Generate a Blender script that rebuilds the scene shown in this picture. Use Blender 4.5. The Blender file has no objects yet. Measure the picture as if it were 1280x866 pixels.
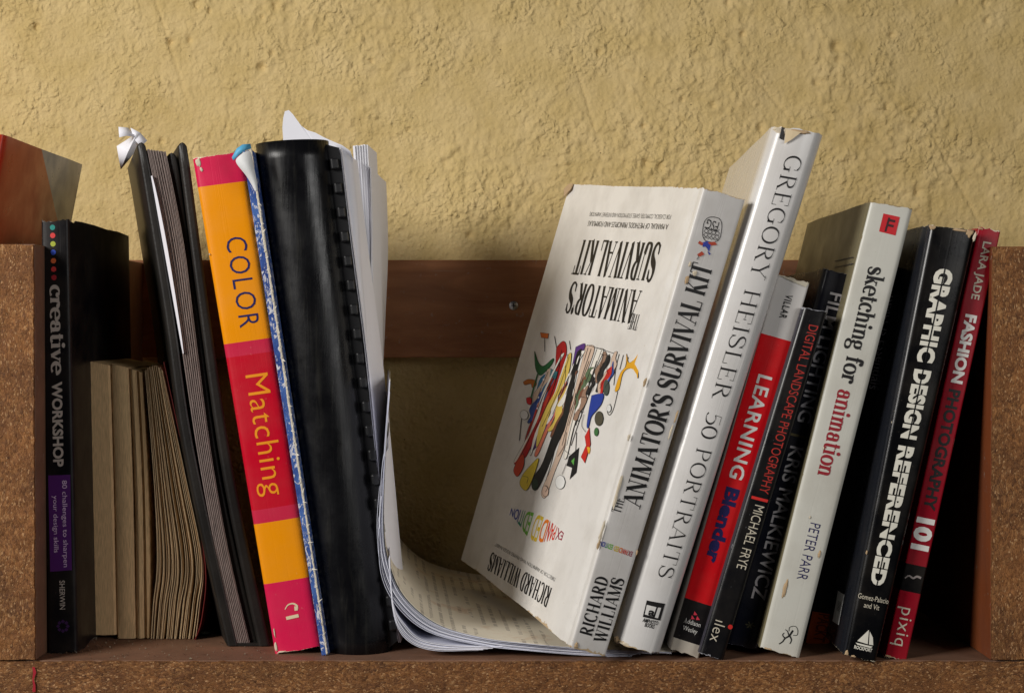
import bpy, math, random
import numpy as np
from mathutils import Vector
random.seed(7)
R = math.radians
S = bpy.context.scene
COL = S.collection
# ------------------------------------------------------------------ camera, world, lamps, exposure
F = 2100.0; DIST = 0.97; PITCH = math.atan(25 / F)
CAMZ = 0.1935
cam = bpy.data.objects.new('camera', bpy.data.cameras.new('camera')); COL.objects.link(cam)
cam.location = (0, -DIST, CAMZ); cam.rotation_euler = (R(90) - PITCH, 0, 0)
cam.data.sensor_width = 36; cam.data.lens = 36 * F / 1280
cam.data.clip_start = .01; cam.data.clip_end = 50
S.camera = cam
W = bpy.data.worlds.new('World'); S.world = W; W.use_nodes = True
W.node_tree.nodes['Background'].inputs[0].default_value = (.60, .72, 1, 1)
W.node_tree.nodes['Background'].inputs[1].default_value = .008


def lamp(name, loc, target, sx, sy, power, color):
    d = bpy.data.lights.new(name, 'AREA'); d.shape = 'RECTANGLE'; d.size = sx; d.size_y = sy
    d.energy = power; d.color = color
    o = bpy.data.objects.new(name, d); COL.objects.link(o); o.location = loc
    o.rotation_euler = (Vector(target) - Vector(loc)).to_track_quat('-Z', 'Y').to_euler()
    return o


lamp('window_light', (-1.38, -1.04, .80), (0, .15, .22), .60, .60, 37, (1, .965, .92))
lamp('second_window_light', (1.16, -1.34, .62), (-.05, .1, .22), .80, .60, 10.5, (1, .985, .96))
S.view_settings.view_transform = 'Standard'; S.view_settings.look = 'None'
S.view_settings.exposure = -.13; S.view_settings.gamma = 1

# ------------------------------------------------------------------ picture measurements -> points
FWD = Vector((0, math.cos(PITCH), -math.sin(PITCH))); UP = Vector((0, math.sin(PITCH), math.cos(PITCH)))
C0 = Vector((0, -DIST, CAMZ))


def ray(px, py): return FWD + Vector((1, 0, 0)) * ((px - 640) / F) + UP * (-(py - 433) / F)


def P(px, py, y):
    d = ray(px, py); return C0 + d * ((y + DIST) / d.y)


def floor_y(px, py, z=0.0):
    d = ray(px, py); return (C0 + d * ((z - CAMZ) / d.z)).y


def on_plane(px, py, p0, n):
    d = ray(px, py); return C0 + d * ((p0 - C0).dot(n) / d.dot(n))


# ------------------------------------------------------------------ object helpers
def link(name, me, mat=None, parent=None):
    o = bpy.data.objects.new(name, me); COL.objects.link(o)
    if mat is not None and not len(me.materials): me.materials.append(mat)
    if parent is not None: o.parent = parent
    return o


def tag(o, label=None, cat=None, group=None, kind=None):
    for k, v in (('label', label), ('category', cat), ('group', group), ('kind', kind)):
        if v: o[k] = v
    return o


def thing(name, label, cat, group=None):
    return tag(link(name, None), label, cat, group)


def mesh(name, vs, fs, mat=None, parent=None, smooth=None, uvs=None, kind=None):
    me = bpy.data.meshes.new(name); me.from_pydata([tuple(v) for v in vs], [], fs); me.update()
    if uvs is not None:
        l = me.uv_layers.new(name='UVMap'); idx = np.empty(len(me.loops), int); me.loops.foreach_get('vertex_index', idx)
        l.data.foreach_set('uv', np.array(uvs, float)[idx].ravel())
    if smooth is not None:
        me.shade_smooth(); me.set_sharp_from_angle(angle=R(smooth))
    o = link(name, me, mat, parent)
    if kind: o['kind'] = kind
    return o


def box(name, a, b, mat, parent=None, bev=.0006, kind=None):
    x0, y0, z0 = a; x1, y1, z1 = b
    vs = [(x0, y0, z0), (x1, y0, z0), (x1, y1, z0), (x0, y1, z0), (x0, y0, z1), (x1, y0, z1), (x1, y1, z1), (x0, y1, z1)]
    fs = [(0, 3, 2, 1), (4, 5, 6, 7), (0, 1, 5, 4), (1, 2, 6, 5), (2, 3, 7, 6), (3, 0, 4, 7)]
    o = mesh(name, vs, fs, mat, parent, kind=kind)
    if bev:
        m = o.modifiers.new('b', 'BEVEL'); m.width = bev; m.segments = 2
    return o


# ------------------------------------------------------------------ material helpers
class NT:
    def __init__(s, name, rough=.6, spec=.4):
        s.m = bpy.data.materials.new(name); s.m.use_nodes = True; s.t = s.m.node_tree
        s.b = s.t.nodes['Principled BSDF']; s.b.inputs['Roughness'].default_value = rough
        s.b.inputs['Specular IOR Level'].default_value = spec
        s._c = {}

    def n(s, typ, **kw):
        n = s.t.nodes.new(typ)
        for k, v in kw.items():
            if k[0] == '_': setattr(n, k[1:], v)
            else: n.inputs[k.replace('9', ' ')].default_value = v
        return n

    def l(s, a, b): s.t.links.new(a, b); return s

    def coord(s, which='Object'):
        if which not in s._c: s._c[which] = s.n('ShaderNodeTexCoord').outputs[which]
        return s._c[which]

    def mapping(s, scale, which='Object'):
        m = s.n('ShaderNodeMapping', Scale=scale); s.l(s.coord(which), m.inputs[0]); return m.outputs[0]

    def noise(s, scale, detail=4, rough=.55, vec=None, dist=0):
        n = s.n('ShaderNodeTexNoise', Scale=scale, Detail=detail, Roughness=rough, Distortion=dist)
        s.l(vec or s.coord(), n.inputs['Vector']); return n.outputs['Fac']

    def voro(s, scale, vec=None, out='Color', feat='F1', rnd=1):
        n = s.n('ShaderNodeTexVoronoi', Scale=scale, Randomness=rnd, _feature=feat)
        s.l(vec or s.coord(), n.inputs['Vector']); return n.outputs[out]

    def ramp(s, fac, stops, interp='LINEAR'):
        r = s.n('ShaderNodeValToRGB'); e = r.color_ramp; e.interpolation = interp
        while len(e.elements) < len(stops): e.elements.new(.5)
        for i, (p, c) in enumerate(stops):
            e.elements[i].position = p
            e.elements[i].color = (c, c, c, 1) if isinstance(c, (int, float)) else (*c, 1)
        s.l(fac, r.inputs[0]); return r.outputs[0]

    def math(s, op, a, b=None, clamp=False):
        n = s.n('ShaderNodeMath', _operation=op, _use_clamp=clamp)
        for i, v in enumerate((a, b)):
            if v is None: continue
            if isinstance(v, (int, float)): n.inputs[i].default_value = v
            else: s.l(v, n.inputs[i])
        return n.outputs[0]

    def mix(s, fac, a, b, mode='MIX'):
        n = s.n('ShaderNodeMix', _data_type='RGBA', _blend_type=mode)
        for i, v in ((0, fac), (6, a), (7, b)):
            if isinstance(v, (int, float)): n.inputs[i].default_value = v
            elif isinstance(v, tuple): n.inputs[i].default_value = (*v, 1)
            else: s.l(v, n.inputs[i])
        return n.outputs[2]

    def bump(s, h, strength=.3, dist=.001, prev=None):
        n = s.n('ShaderNodeBump', Strength=strength, Distance=dist); s.l(h, n.inputs['Height'])
        if prev is not None: s.l(prev, n.inputs['Normal'])
        return n.outputs[0]

    def done(s, col=None, rough=None, nrm=None):
        if isinstance(col, tuple): s.b.inputs['Base Color'].default_value = (*col, 1)
        elif col is not None: s.l(col, s.b.inputs['Base Color'])
        if rough is not None:
            if isinstance(rough, (int, float)): s.b.inputs['Roughness'].default_value = rough
            else: s.l(rough, s.b.inputs['Roughness'])
        if nrm is not None: s.l(nrm, s.b.inputs['Normal'])
        return s.m


def srgb(r, g, b):
    f = lambda c: (c / 255 / 12.92) if c / 255 <= .04045 else ((c / 255 + .055) / 1.055) ** 2.4
    return (f(r), f(g), f(b))


def plain(name, col, rough=.5, var=.12, scale=60, spec=.4):
    m = NT(name, rough, spec)
    f = m.noise(scale, 5)
    c = m.mix(m.ramp(f, [(.3, 0), (.7, 1)]), tuple(x * (1 - var) for x in col), tuple(min(1, x * (1 + var * .5)) for x in col))
    return m.done(c, None, m.bump(f, .1, .0005))


def plaster_mat():
    m = NT('ochre_plaster', .78, .25)
    big = m.noise(5, 3); mid = m.noise(40, 5); fine = m.noise(420, 4, .6); f2 = m.noise(230, 8, .62)
    c = m.mix(m.ramp(big, [(.3, 0), (.7, 1)]), (.50, .363, .145), (.60, .450, .196))
    c = m.mix(m.ramp(mid, [(.35, 0), (.75, .55)]), c, (.68, .52, .27))
    c = m.mix(m.ramp(m.noise(9, 6, .7), [(.60, 0), (.75, .35)]), c, (.36, .24, .09))
    vg = m.voro(330, None, 'Distance'); n = m.bump(f2, .50, .0018); n = m.bump(m.ramp(m.math('MULTIPLY', vg, m.noise(60, 4)), [(.05, 1), (.30, 0)]), .35, .0007, n)
    vw = m.n('ShaderNodeMix', _data_type='VECTOR'); vw.inputs[0].default_value = .010; wn = m.n('ShaderNodeTexNoise', Scale=120, Detail=3); m.l(m.coord(), wn.inputs['Vector']); m.l(m.coord(), vw.inputs[4]); m.l(wn.outputs['Color'], vw.inputs[5])
    sm = m.n('ShaderNodeTexVoronoi', Scale=235, _feature='SMOOTH_F1', Smoothness=.55); m.l(vw.outputs[1], sm.inputs['Vector'])
    mk = m.ramp(m.noise(26, 4, .6), [(.44, .04), (.62, 1)]); hh = m.math('MULTIPLY', m.math('SUBTRACT', 1.0, sm.outputs['Distance']), mk); n = m.bump(hh, .8, .0022, n); n = m.bump(fine, .5, .0007, n)
    hole = m.ramp(m.voro(75, None, 'Distance'), [(.03, 1), (.055, 0)]); c = m.mix(m.math('MULTIPLY', hole, .75), c, (.10, .06, .025))
    return m.done(c, None, n)


def chip_mat(name, stretch, tint=1.0, dark=1.0):
    m = NT(name, .72, .3)
    v = m.mapping(stretch)
    warp = m.n('ShaderNodeMix', _data_type='VECTOR'); warp.inputs[0].default_value = .006
    nn = m.n('ShaderNodeTexNoise', Scale=90, Detail=3); m.l(v, nn.inputs['Vector'])
    m.l(v, warp.inputs[4]); m.l(nn.outputs['Color'], warp.inputs[5]); v2 = warp.outputs[1]
    fl = m.voro(900, v2); sep = m.n('ShaderNodeSeparateColor'); m.l(fl, sep.inputs[0])
    c = m.ramp(sep.outputs[0], [(0, (.11 * dark, .048 * dark, .018)), (.35, (.27 * dark, .122 * dark, .038)), (.62, (.42, .205, .065)), (.86, (.55, .30, .11)), (1, (.74, .48, .22))])
    fl2 = m.voro(1700, v2); sep2 = m.n('ShaderNodeSeparateColor'); m.l(fl2, sep2.inputs[0])
    c = m.mix(.45, c, m.ramp(sep2.outputs[1], [(0, (.06, .03, .012)), (.5, (.28, .15, .06)), (1, (.6, .38, .18))]))
    big = m.noise(22, 4, .6)
    c = m.mix(m.ramp(m.noise(38, 4, .7), [(.40, .55), (.60, 0)]), c, (.09, .04, .016)); c = m.mix(m.ramp(big, [(.35, .0), (.7, .45)]), c, tuple(q * tint for q in (.42, .20, .065)))
    ed = m.voro(900, v2, 'Distance', 'DISTANCE_TO_EDGE')
    c = m.mix(m.ramp(m.noise(700, 4, .7), [(.52, 0), (.66, .6)]), c, (.08, .036, .012)); fk = m.ramp(sep2.outputs[0], [(.94, 0), (.96, .75)]); c = m.mix(fk, c, (.70, .50, .28)); pt = m.ramp(m.noise(420, 5, .75), [(.60, 0), (.66, .8)]); c = m.mix(pt, c, (.035, .016, .008)); c = m.mix(1, c, (.68, .55, .46), 'MULTIPLY')
    n = m.bump(sep.outputs[1], .4, .0007); n = m.bump(m.ramp(ed, [(0, 0), (.12, 1)]), .4, .0006, n)
    n = m.bump(m.noise(1100, 3), .3, .0004, n)
    return m.done(c, None, n)


def board_mat(name, c1, c2, streak=(3, 30, 3), rough=.5):
    m = NT(name, rough, .35)
    v = m.mapping(streak); f = m.noise(9, 6, .6, v, 1.2); g = m.noise(14, 5)
    c = m.mix(m.ramp(f, [(.3, 0), (.7, 1)]), c1, c2)
    c = m.mix(m.ramp(g, [(.5, 0), (.75, .4)]), c, tuple(q * .5 for q in c1))
    c = m.mix(m.ramp(m.noise(230, 3), [(.66, 0), (.72, .4)]), c, (.35, .3, .25))
    c = m.mix(m.ramp(m.noise(7, 5, .65, None, 1.5), [(.48, 0), (.62, .45)]), c, tuple(q * .55 + .012 for q in c2))
    sv = m.mapping((2, 60, 90)); c = m.mix(m.ramp(m.noise(6, 2, .5, sv), [(.70, 0), (.76, .3)]), c, (.32, .26, .2))
    return m.done(c, m.ramp(g, [(.3, rough - .1), (.7, rough + .2)]), m.bump(m.noise(160, 5), .2, .0006))


def lam_noise(shape_x, shape_y, seed):
    """smooth value noise sampled at the coordinate arrays"""
    r = np.random.RandomState(seed); T = r.rand(256, 256)

    def f(x, y):
        xi = np.floor(x).astype(int); yi = np.floor(y).astype(int); fx = x - xi; fy = y - yi
        fx = fx * fx * (3 - 2 * fx); fy = fy * fy * (3 - 2 * fy)
        a = T[xi % 256, yi % 256]; b = T[(xi + 1) % 256, yi % 256]; c = T[xi % 256, (yi + 1) % 256]; d = T[(xi + 1) % 256, (yi + 1) % 256]
        return (a * (1 - fx) + b * fx) * (1 - fy) + (c * (1 - fx) + d * fx) * fy
    return f(shape_x, shape_y)


# ------------------------------------------------------------------ the wall (real relief) and the shelf
WALL_Y = 0.305


def build_wall():
    xs = np.concatenate([np.linspace(-1.3, -.47, 90)[:-1], np.linspace(-.47, .47, 900), np.linspace(.47, 1.3, 90)[1:]])
    zs = np.concatenate([np.linspace(-.35, .0, 40)[:-1], np.linspace(0, .50, 480), np.linspace(.50, 1.1, 70)[1:]])
    X, Z = np.meshgrid(xs, zs)
    n = lambda s, k, sx=1.0: lam_noise(X / s * sx + 57.3 * k, Z / s + 31.7 * k, k)
    # trowelled skin with clots of grit, ridges and a few pits
    wx = X + .006 * (n(.03, 1) - .5); wz = Z + .006 * (n(.03, 2) - .5)
    g = lambda s, k: lam_noise(wx / s + 11 * k, wz / (s * 1.25) + 17 * k, k)
    mask = np.clip((n(.11, 3) * .6 + n(.035, 4) * .4 - .42) * 4.2, .06, 1)
    blobs = np.clip(g(.0042, 5) - .42, 0, 1) * 1.0 + np.clip(g(.0027, 6) - .5, 0, 1) * .7
    ridg = 1 - np.abs(g(.011, 7) * 2 - 1)
    h = .0050 * (n(.22, 8) - .5) + .0018 * (n(.06, 9) - .5) + mask * (.0022 * blobs + .0008 * ridg) + .0006 * (g(.0030, 10) - .5)
    pit = np.clip(n(.016, 12) - .90, 0, 1) * 10 * np.clip(g(.006, 13) - .45, 0, 1)
    h -= .0040 * pit
    r = np.random.RandomState(3)
    for k in range(60):
        cx, cz, s = r.uniform(-.42, .42), r.uniform(.22, .48), r.uniform(.0012, .0034)
        if k < 5: cx, cz, s = [(.245, .405, .0042), (.272, .455, .0034), (-.075, .465, .0030), (-.36, .42, .003), (.10, .345, .0026)][k]
        d2 = ((X - cx) ** 2 + ((Z - cz) * r.uniform(.6, 1.2)) ** 2) / s ** 2
        h -= s * 1.2 * np.exp(-d2) - s * .35 * np.exp(-d2 / 5)
    for k in range(9):   # trowel scratches
        cx, cz, an, L = r.uniform(-.4, .4), r.uniform(.25, .45), r.uniform(-1.3, -.4), r.uniform(.02, .06)
        u = (X - cx) * math.cos(an) + (Z - cz) * math.sin(an); v = -(X - cx) * math.sin(an) + (Z - cz) * math.cos(an)
        h -= .0010 * np.exp(-(v / .0013) ** 2) * np.exp(-(u / L) ** 4)
    Y = WALL_Y - h
    vs = np.stack([X, Y, Z], -1).reshape(-1, 3); nx, nz = len(xs), len(zs)
    i = np.arange(nz - 1)[:, None] * nx + np.arange(nx - 1)[None, :]
    fs = np.stack([i, i + 1, i + nx + 1, i + nx], -1).reshape(-1, 4)
    me = bpy.data.meshes.new('plaster_wall'); me.vertices.add(len(vs)); me.vertices.foreach_set('co', vs.ravel())
    me.loops.add(fs.size); me.loops.foreach_set('vertex_index', fs.ravel().astype(np.int32))
    me.polygons.add(len(fs)); me.polygons.foreach_set('loop_start', np.arange(0, fs.size, 4)); me.update(calc_edges=True)
    me.shade_smooth()
    o = link('wall', me, plaster_mat()); o['kind'] = 'structure'
    return o


build_wall()
CHIP_V = chip_mat('chipboard_edge_upright', (1.0, 1.0, .45), 1.1)
CHIP_H = chip_mat('chipboard_edge_lying', (.55, 1.0, 1.0), .8, .85)
LAM = board_mat('brown_laminate', srgb(112, 82, 64), srgb(134, 98, 76), (3, 3, 3))
LAM_IN = board_mat('orange_brown_laminate', srgb(112, 56, 28), srgb(132, 70, 36), (4, 4, 1))
RAIL = board_mat('stained_rail_board', srgb(132, 84, 54), srgb(176, 120, 80), (1.2, 3, 7), .45)
METAL = NT('screw_metal', .35); METAL.b.inputs['Metallic'].default_value = .9; METAL = METAL.done((.55, .55, .56))

shelf = thing('chipboard_shelf', 'open chipboard shelf with raw speckled front edges and brown laminate floor holding the books', 'shelf')
XL = P(43, 560, 0).x; XR = P(1240, 560, 0).x; ZTL = P(20, 305, 0).z; ZTR = P(1260, 308, 0).z
DEPTH = .285


def rough_front(name, x0, x1, z0, z1, mat, parent, seed, step=.0011, amp=.0005, jag=.0007):
    """sawn chipboard edge: a displaced sheet whose outline is ragged, with depth behind it"""
    nx = int((x1 - x0) / step) + 1; nz = int((z1 - z0) / step) + 1
    X, Z = np.meshgrid(np.linspace(x0, x1, nx), np.linspace(z0, z1, nz))
    h = lam_noise(X / .0022, Z / .0022, seed) * amp + lam_noise(X / .006, Z / .006, seed + 1) * amp
    Y = -h + amp
    e = lam_noise(X / .004, Z / .004, seed + 2)
    Z2 = Z.copy(); X2 = X.copy()
    Z2[-1] -= e[-1] * jag; Z2[0] += e[0] * jag; X2[:, 0] += e[:, 0] * jag; X2[:, -1] -= e[:, -1] * jag
    vs = np.stack([X2, Y, Z2], -1).reshape(-1, 3).tolist()
    fs = [(j * nx + i, j * nx + i + 1, (j + 1) * nx + i + 1, (j + 1) * nx + i) for j in range(nz - 1) for i in range(nx - 1)]
    ring = [i for i in range(nx)] + [j * nx + nx - 1 for j in range(1, nz)] + [(nz - 1) * nx + i for i in range(nx - 2, -1, -1)] + [j * nx for j in range(nz - 2, 0, -1)]
    b = len(vs)
    vs += [(vs[k][0], .0025, vs[k][2]) for k in ring]
    n = len(ring)
    fs += [(ring[(k + 1) % n], ring[k], b + k, b + (k + 1) % n) for k in range(n)]
    return mesh(name, vs, fs, mat, parent, smooth=50)


BX0, BX1, BT = -.75, .75, .027
bb = box('bottom_board', (BX0, .0025, -BT), (BX1, DEPTH, 0), LAM, shelf, .0004)
rough_front('front_edge', BX0 + .3, BX1 - .3, -BT, 0.0, CHIP_H, bb, 11)
lp = box('side_panel', (XL - .0275, .0025, .0004), (XL, DEPTH, ZTL), LAM, shelf, .0004)
rough_front('front_edge', XL - .0275, XL, .0006, ZTL, CHIP_V, lp, 21)
rp = box('side_panel', (XR, .0025, .0004), (XR + .0275, DEPTH, ZTR), LAM_IN, shelf, .0004)
rough_front('front_edge', XR, XR + .0275, .0006, ZTR, CHIP_V, rp, 31)
ry = .2855
z1 = P(560, 325, ry).z; z0 = P(560, 447, ry).z
rl = box('back_rail', (BX0, ry, z0), (BX1, ry + .018, z1), RAIL, shelf, .0008)
# screw head with its cross slot
c = P(642, 382, ry)
vs, fs = [], []
for k, (rr, yy) in enumerate([(.0034, 0.0), (.0033, -.0007), (.0024, -.0012)]):
    vs += [(c.x + rr * math.cos(a * math.pi / 10), ry - .0002 + yy, c.z + rr * math.sin(a * math.pi / 10)) for a in range(20)]
for k in range(2): fs += [(k * 20 + a, k * 20 + (a + 1) % 20, (k + 1) * 20 + (a + 1) % 20, (k + 1) * 20 + a) for a in range(20)]
fs.append(tuple(range(40, 60)))
sc = mesh('screw', vs, fs, METAL, rl, 40)
DK = plain('screw_slot_dark', (.02, .018, .015), .8)
box('slot', (c.x - .0018, ry - .0016, c.z - .00028), (c.x + .0018, ry - .0012, c.z + .00028), DK, rl, 0)
box('slot', (c.x - .00028, ry - .00165, c.z - .0018), (c.x + .00028, ry - .00115, c.z + .0018), DK, rl, 0)
# a smaller older screw lower on the shelf front, and the red pen mark on the edge board
REDINK = plain('red_marker', (.35, .008, .02), .6)
vs = []; fs = []
pts = [(42, 833), (43.5, 840), (41.5, 848), (43, 856), (42.5, 864)]
for i, (px, py) in enumerate(pts):
    q = P(px, py, -.0006); w_ = .0007 + .0003 * math.sin(i * 2.1)
    vs += [(q.x - w_, -.0009, q.z), (q.x + w_, -.0009, q.z)]
for i in range(len(pts) - 1): fs.append((i * 2, i * 2 + 1, i * 2 + 3, i * 2 + 2))
mesh('pen_mark', vs, fs, REDINK, shelf)

# ------------------------------------------------------------------ lettering
_fc = {}


def sans(text, bold=0.0, spacing=1.0):
    key = (text, bold, spacing)
    if key in _fc: return _fc[key]

    def raw(t):
        cu = bpy.data.curves.new('tmp', 'FONT'); cu.body = t; cu.resolution_u = 3; cu.offset = bold; cu.space_character = spacing
        ob = bpy.data.objects.new('tmp', cu); COL.objects.link(ob)
        dg = bpy.context.evaluated_depsgraph_get(); me = ob.evaluated_get(dg).to_mesh()
        v = [(q.co.x, q.co.y) for q in me.vertices]; f = [tuple(p.vertices) for p in me.polygons]
        ob.to_mesh_clear(); bpy.data.objects.remove(ob); bpy.data.curves.remove(cu)
        return v, f
    if ('#', bold) not in _fc:
        v, _ = raw('H'); ys = [q[1] for q in v]; _fc[('#', bold)] = (min(ys), max(ys))
    lo, hi = _fc[('#', bold)]
    v, f = raw(text); xs = [q[0] for q in v]; a, b = min(xs), max(xs)
    out = ([((x - a) / (b - a), (y - lo) / (hi - lo), 0) for x, y in v], f)
    _fc[key] = out; return out


def arc(cx, cy, rx, ry_, a0, a1): 
    n = max(8, int(abs(a1 - a0) / 12)); return [(cx + rx * math.cos(R(a0 + (a1 - a0) * i / n)), cy + ry_ * math.sin(R(a0 + (a1 - a0) * i / n))) for i in range(n + 1)]


def spl(*p):
    out = []; p = list(p); q = [p[0]] + p + [p[-1]]
    for i in range(1, len(q) - 2):
        for k in range(5):
            t = k / 5
            out.append(tuple(.5 * (2 * q[i][j] + (q[i + 1][j] - q[i - 1][j]) * t + (2 * q[i - 1][j] - 5 * q[i][j] + 4 * q[i + 1][j] - q[i + 2][j]) * t * t + (3 * q[i][j] - q[i - 1][j] - 3 * q[i + 1][j] + q[i + 2][j]) * t ** 3) for j in (0, 1)))
    out.append(p[-1]); return out


def K(*p): return ('K', list(p))
def N_(*p): return ('N', list(p))
def Cc(p): return ('C', p)
def Sf(*xy): return [('S', q) for q in xy]
def Bd(x, y): return ('B', (x, y))


_S = ('M', spl((.56, .74), (.47, .93), (.32, 1.0), (.16, .93), (.11, .77), (.19, .61), (.34, .52), (.50, .42), (.59, .26), (.52, .08), (.34, 0), (.16, .07), (.08, .27)))
_s = ('M', [(x * .80, y * .66) for x, y in _S[1]])
G_ = {
 'A': (.78, [N_((.08, 0), (.38, 1)), K((.40, 1), (.68, 0)), N_((.18, .32), (.58, .32))] + Sf((.08, 0), (.68, 0))),
 'C': (.76, [Cc(arc(.42, .5, .33, .5, 48, 312)), N_((.66, .92), (.66, .68))]),
 'D': (.80, [K((.18, 0), (.18, 1)), Cc(arc(.28, .5, .40, .49, -90, 90)), N_((.1, 0), (.3, 0)), N_((.1, 1), (.3, 1))]),
 'E': (.70, [K((.18, 0), (.18, 1)), N_((.08, 1), (.6, 1)), N_((.6, 1), (.6, .76)), N_((.18, .52), (.46, .52)), N_((.46, .62), (.46, .42)), N_((.08, 0), (.63, 0)), N_((.63, 0), (.63, .26))]),
 'G': (.84, [Cc(arc(.42, .5, .33, .5, 48, 320)), K((.68, .40), (.68, .06)), N_((.54, .41), (.80, .41)), N_((.66, .92), (.66, .68))]),
 'H': (.86, [K((.18, 0), (.18, 1)), K((.68, 0), (.68, 1)), N_((.18, .52), (.68, .52))] + Sf((.18, 0), (.18, 1), (.68, 0), (.68, 1))),
 'I': (.38, [K((.19, 0), (.19, 1))] + Sf((.19, 0), (.19, 1))),
 'K': (.80, [K((.18, 0), (.18, 1)), N_((.18, .38), (.62, 1)), K((.35, .58), (.68, 0))] + Sf((.18, 0), (.18, 1), (.62, 1), (.68, 0))),
 'L': (.68, [K((.18, 0), (.18, 1)), N_((.08, 0), (.62, 0)), N_((.62, 0), (.62, .28))] + Sf((.18, 1))),
 'M': (.98, [N_((.14, 0), (.14, 1)), K((.16, 1), (.46, .02)), N_((.46, .02), (.80, 1)), K((.82, 1), (.82, 0))] + Sf((.14, 0), (.12, 1), (.82, 0), (.84, 1))),
 'N': (.84, [N_((.16, 0), (.16, 1)), K((.18, 1), (.66, .02)), N_((.68, .02), (.68, 1))] + Sf((.16, 0), (.12, 1), (.68, 1))),
 'O': (.84, [Cc(arc(.42, .5, .34, .5, 0, 360))]),
 'P': (.70, [K((.18, 0), (.18, 1)), Cc(arc(.30, .74, .30, .255, -90, 90)), N_((.1, 1), (.3, 1)), N_((.18, .485), (.3, .485))] + Sf((.18, 0))),
 'R': (.78, [K((.18, 0), (.18, 1)), Cc(arc(.30, .75, .28, .245, -90, 90)), N_((.1, 1), (.3, 1)), N_((.18, .505), (.3, .505)), K((.36, .50), (.66, 0))] + Sf((.18, 0), (.68, 0))),
 'S': (.68, [_S, N_((.56, .96), (.56, .70)), N_((.08, .30), (.08, .04))]),
 'T': (.74, [K((.37, 0), (.37, 1)), N_((.06, 1), (.68, 1)), N_((.06, 1), (.06, .76)), N_((.68, 1), (.68, .76))] + Sf((.37, 0))),
 'U': (.82, [K((.18, 1), (.18, .28)), Cc(spl((.18, .30), (.22, .08), (.40, 0), (.58, .06), (.66, .30))), N_((.66, .28), (.66, 1))] + Sf((.18, 1), (.66, 1))),
 'V': (.76, [K((.10, 1), (.38, 0)), N_((.38, 0), (.66, 1))] + Sf((.10, 1), (.66, 1))),
 'W': (1.08, [K((.10, 1), (.34, 0)), N_((.34, 0), (.54, 1)), K((.54, 1), (.76, 0)), N_((.76, 0), (.98, 1))] + Sf((.10, 1), (.54, 1), (.98, 1))),
 'Y': (.78, [K((.10, 1), (.38, .48)), N_((.38, .48), (.66, 1)), K((.38, 0), (.38, .48))] + Sf((.10, 1), (.66, 1), (.38, 0))),
 '5': (.62, [N_((.18, .98), (.54, .98)), N_((.18, .98), (.14, .56)), Cc(spl((.14, .56), (.32, .63), (.50, .52), (.55, .30), (.44, .07), (.22, .0), (.08, .08)))]),
 '0': (.62, [Cc(arc(.31, .5, .24, .5, 0, 360))]),
 "'": (.22, [Bd(.10, .92), N_((.13, .92), (.06, .72))]),
 'a': (.62, [Cc(spl((.12, .50), (.19, .63), (.32, .66), (.43, .58), (.45, .42))), K((.45, .46), (.45, .05)), Cc(arc(.28, .19, .18, .18, 0, 360)), N_((.45, .04), (.60, .04)), Bd(.14, .49)]),
 'c': (.56, [Cc(arc(.32, .33, .25, .33, 50, 312)), Bd(.47, .52)]),
 'e': (.60, [Cc(arc(.31, .33, .25, .33, 0, 312)), N_((.08, .35), (.56, .35))]),
 'f': (.46, [K((.20, 0), (.20, .80)), Cc(spl((.20, .76), (.24, .94), (.34, 1.0), (.44, .95))), N_((.05, .64), (.40, .64)), Bd(.43, .90)] + Sf((.20, 0))),
 'g': (.62, [Cc(arc(.28, .45, .19, .20, 0, 360)), Cc(arc(.30, -.13, .25, .16, 0, 360)), N_((.42, .58), (.56, .67)), Cc(spl((.18, .27), (.10, .16), (.20, .06), (.42, .02)))]),
 'h': (.70, [K((.16, 0), (.16, 1)), Cc(spl((.16, .46), (.26, .62), (.40, .66), (.51, .56), (.53, .38))), K((.53, .42), (.53, 0))] + Sf((.16, 0), (.53, 0), (.12, 1))),
 'i': (.36, [K((.17, 0), (.17, .66)), Bd(.17, .90)] + Sf((.17, 0), (.13, .66))),
 'k': (.66, [K((.16, 0), (.16, 1)), N_((.16, .24), (.48, .64)), K((.29, .38), (.54, 0))] + Sf((.16, 0), (.12, 1), (.48, .65), (.55, 0))),
 'm': (1.02, [K((.16, 0), (.16, .66)), Cc(spl((.16, .46), (.26, .63), (.38, .66), (.47, .57), (.49, .38))), K((.49, .42), (.49, 0)), Cc(spl((.49, .46), (.59, .63), (.71, .66), (.81, .57), (.83, .38))), K((.83, .42), (.83, 0))] + Sf((.16, 0), (.49, 0), (.83, 0), (.12, .66))),
 'n': (.70, [K((.16, 0), (.16, .66)), Cc(spl((.16, .46), (.26, .63), (.40, .66), (.51, .57), (.53, .38))), K((.53, .42), (.53, 0))] + Sf((.16, 0), (.53, 0), (.12, .66))),
 'o': (.62, [Cc(arc(.31, .33, .25, .33, 0, 360))]),
 'r': (.54, [K((.16, 0), (.16, .66)), Cc(spl((.16, .42), (.24, .60), (.36, .66), (.46, .60))), Bd(.45, .56)] + Sf((.16, 0), (.12, .66))),
 's': (.54, [_s]),
 't': (.44, [K((.19, .08), (.19, .88)), Cc(spl((.19, .16), (.24, .02), (.34, .0), (.44, .10))), N_((.05, .64), (.40, .64))]),
 'v': (.60, [K((.08, .66), (.30, 0)), N_((.30, 0), (.52, .66))] + Sf((.08, .66), (.52, .66))),
}


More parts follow.
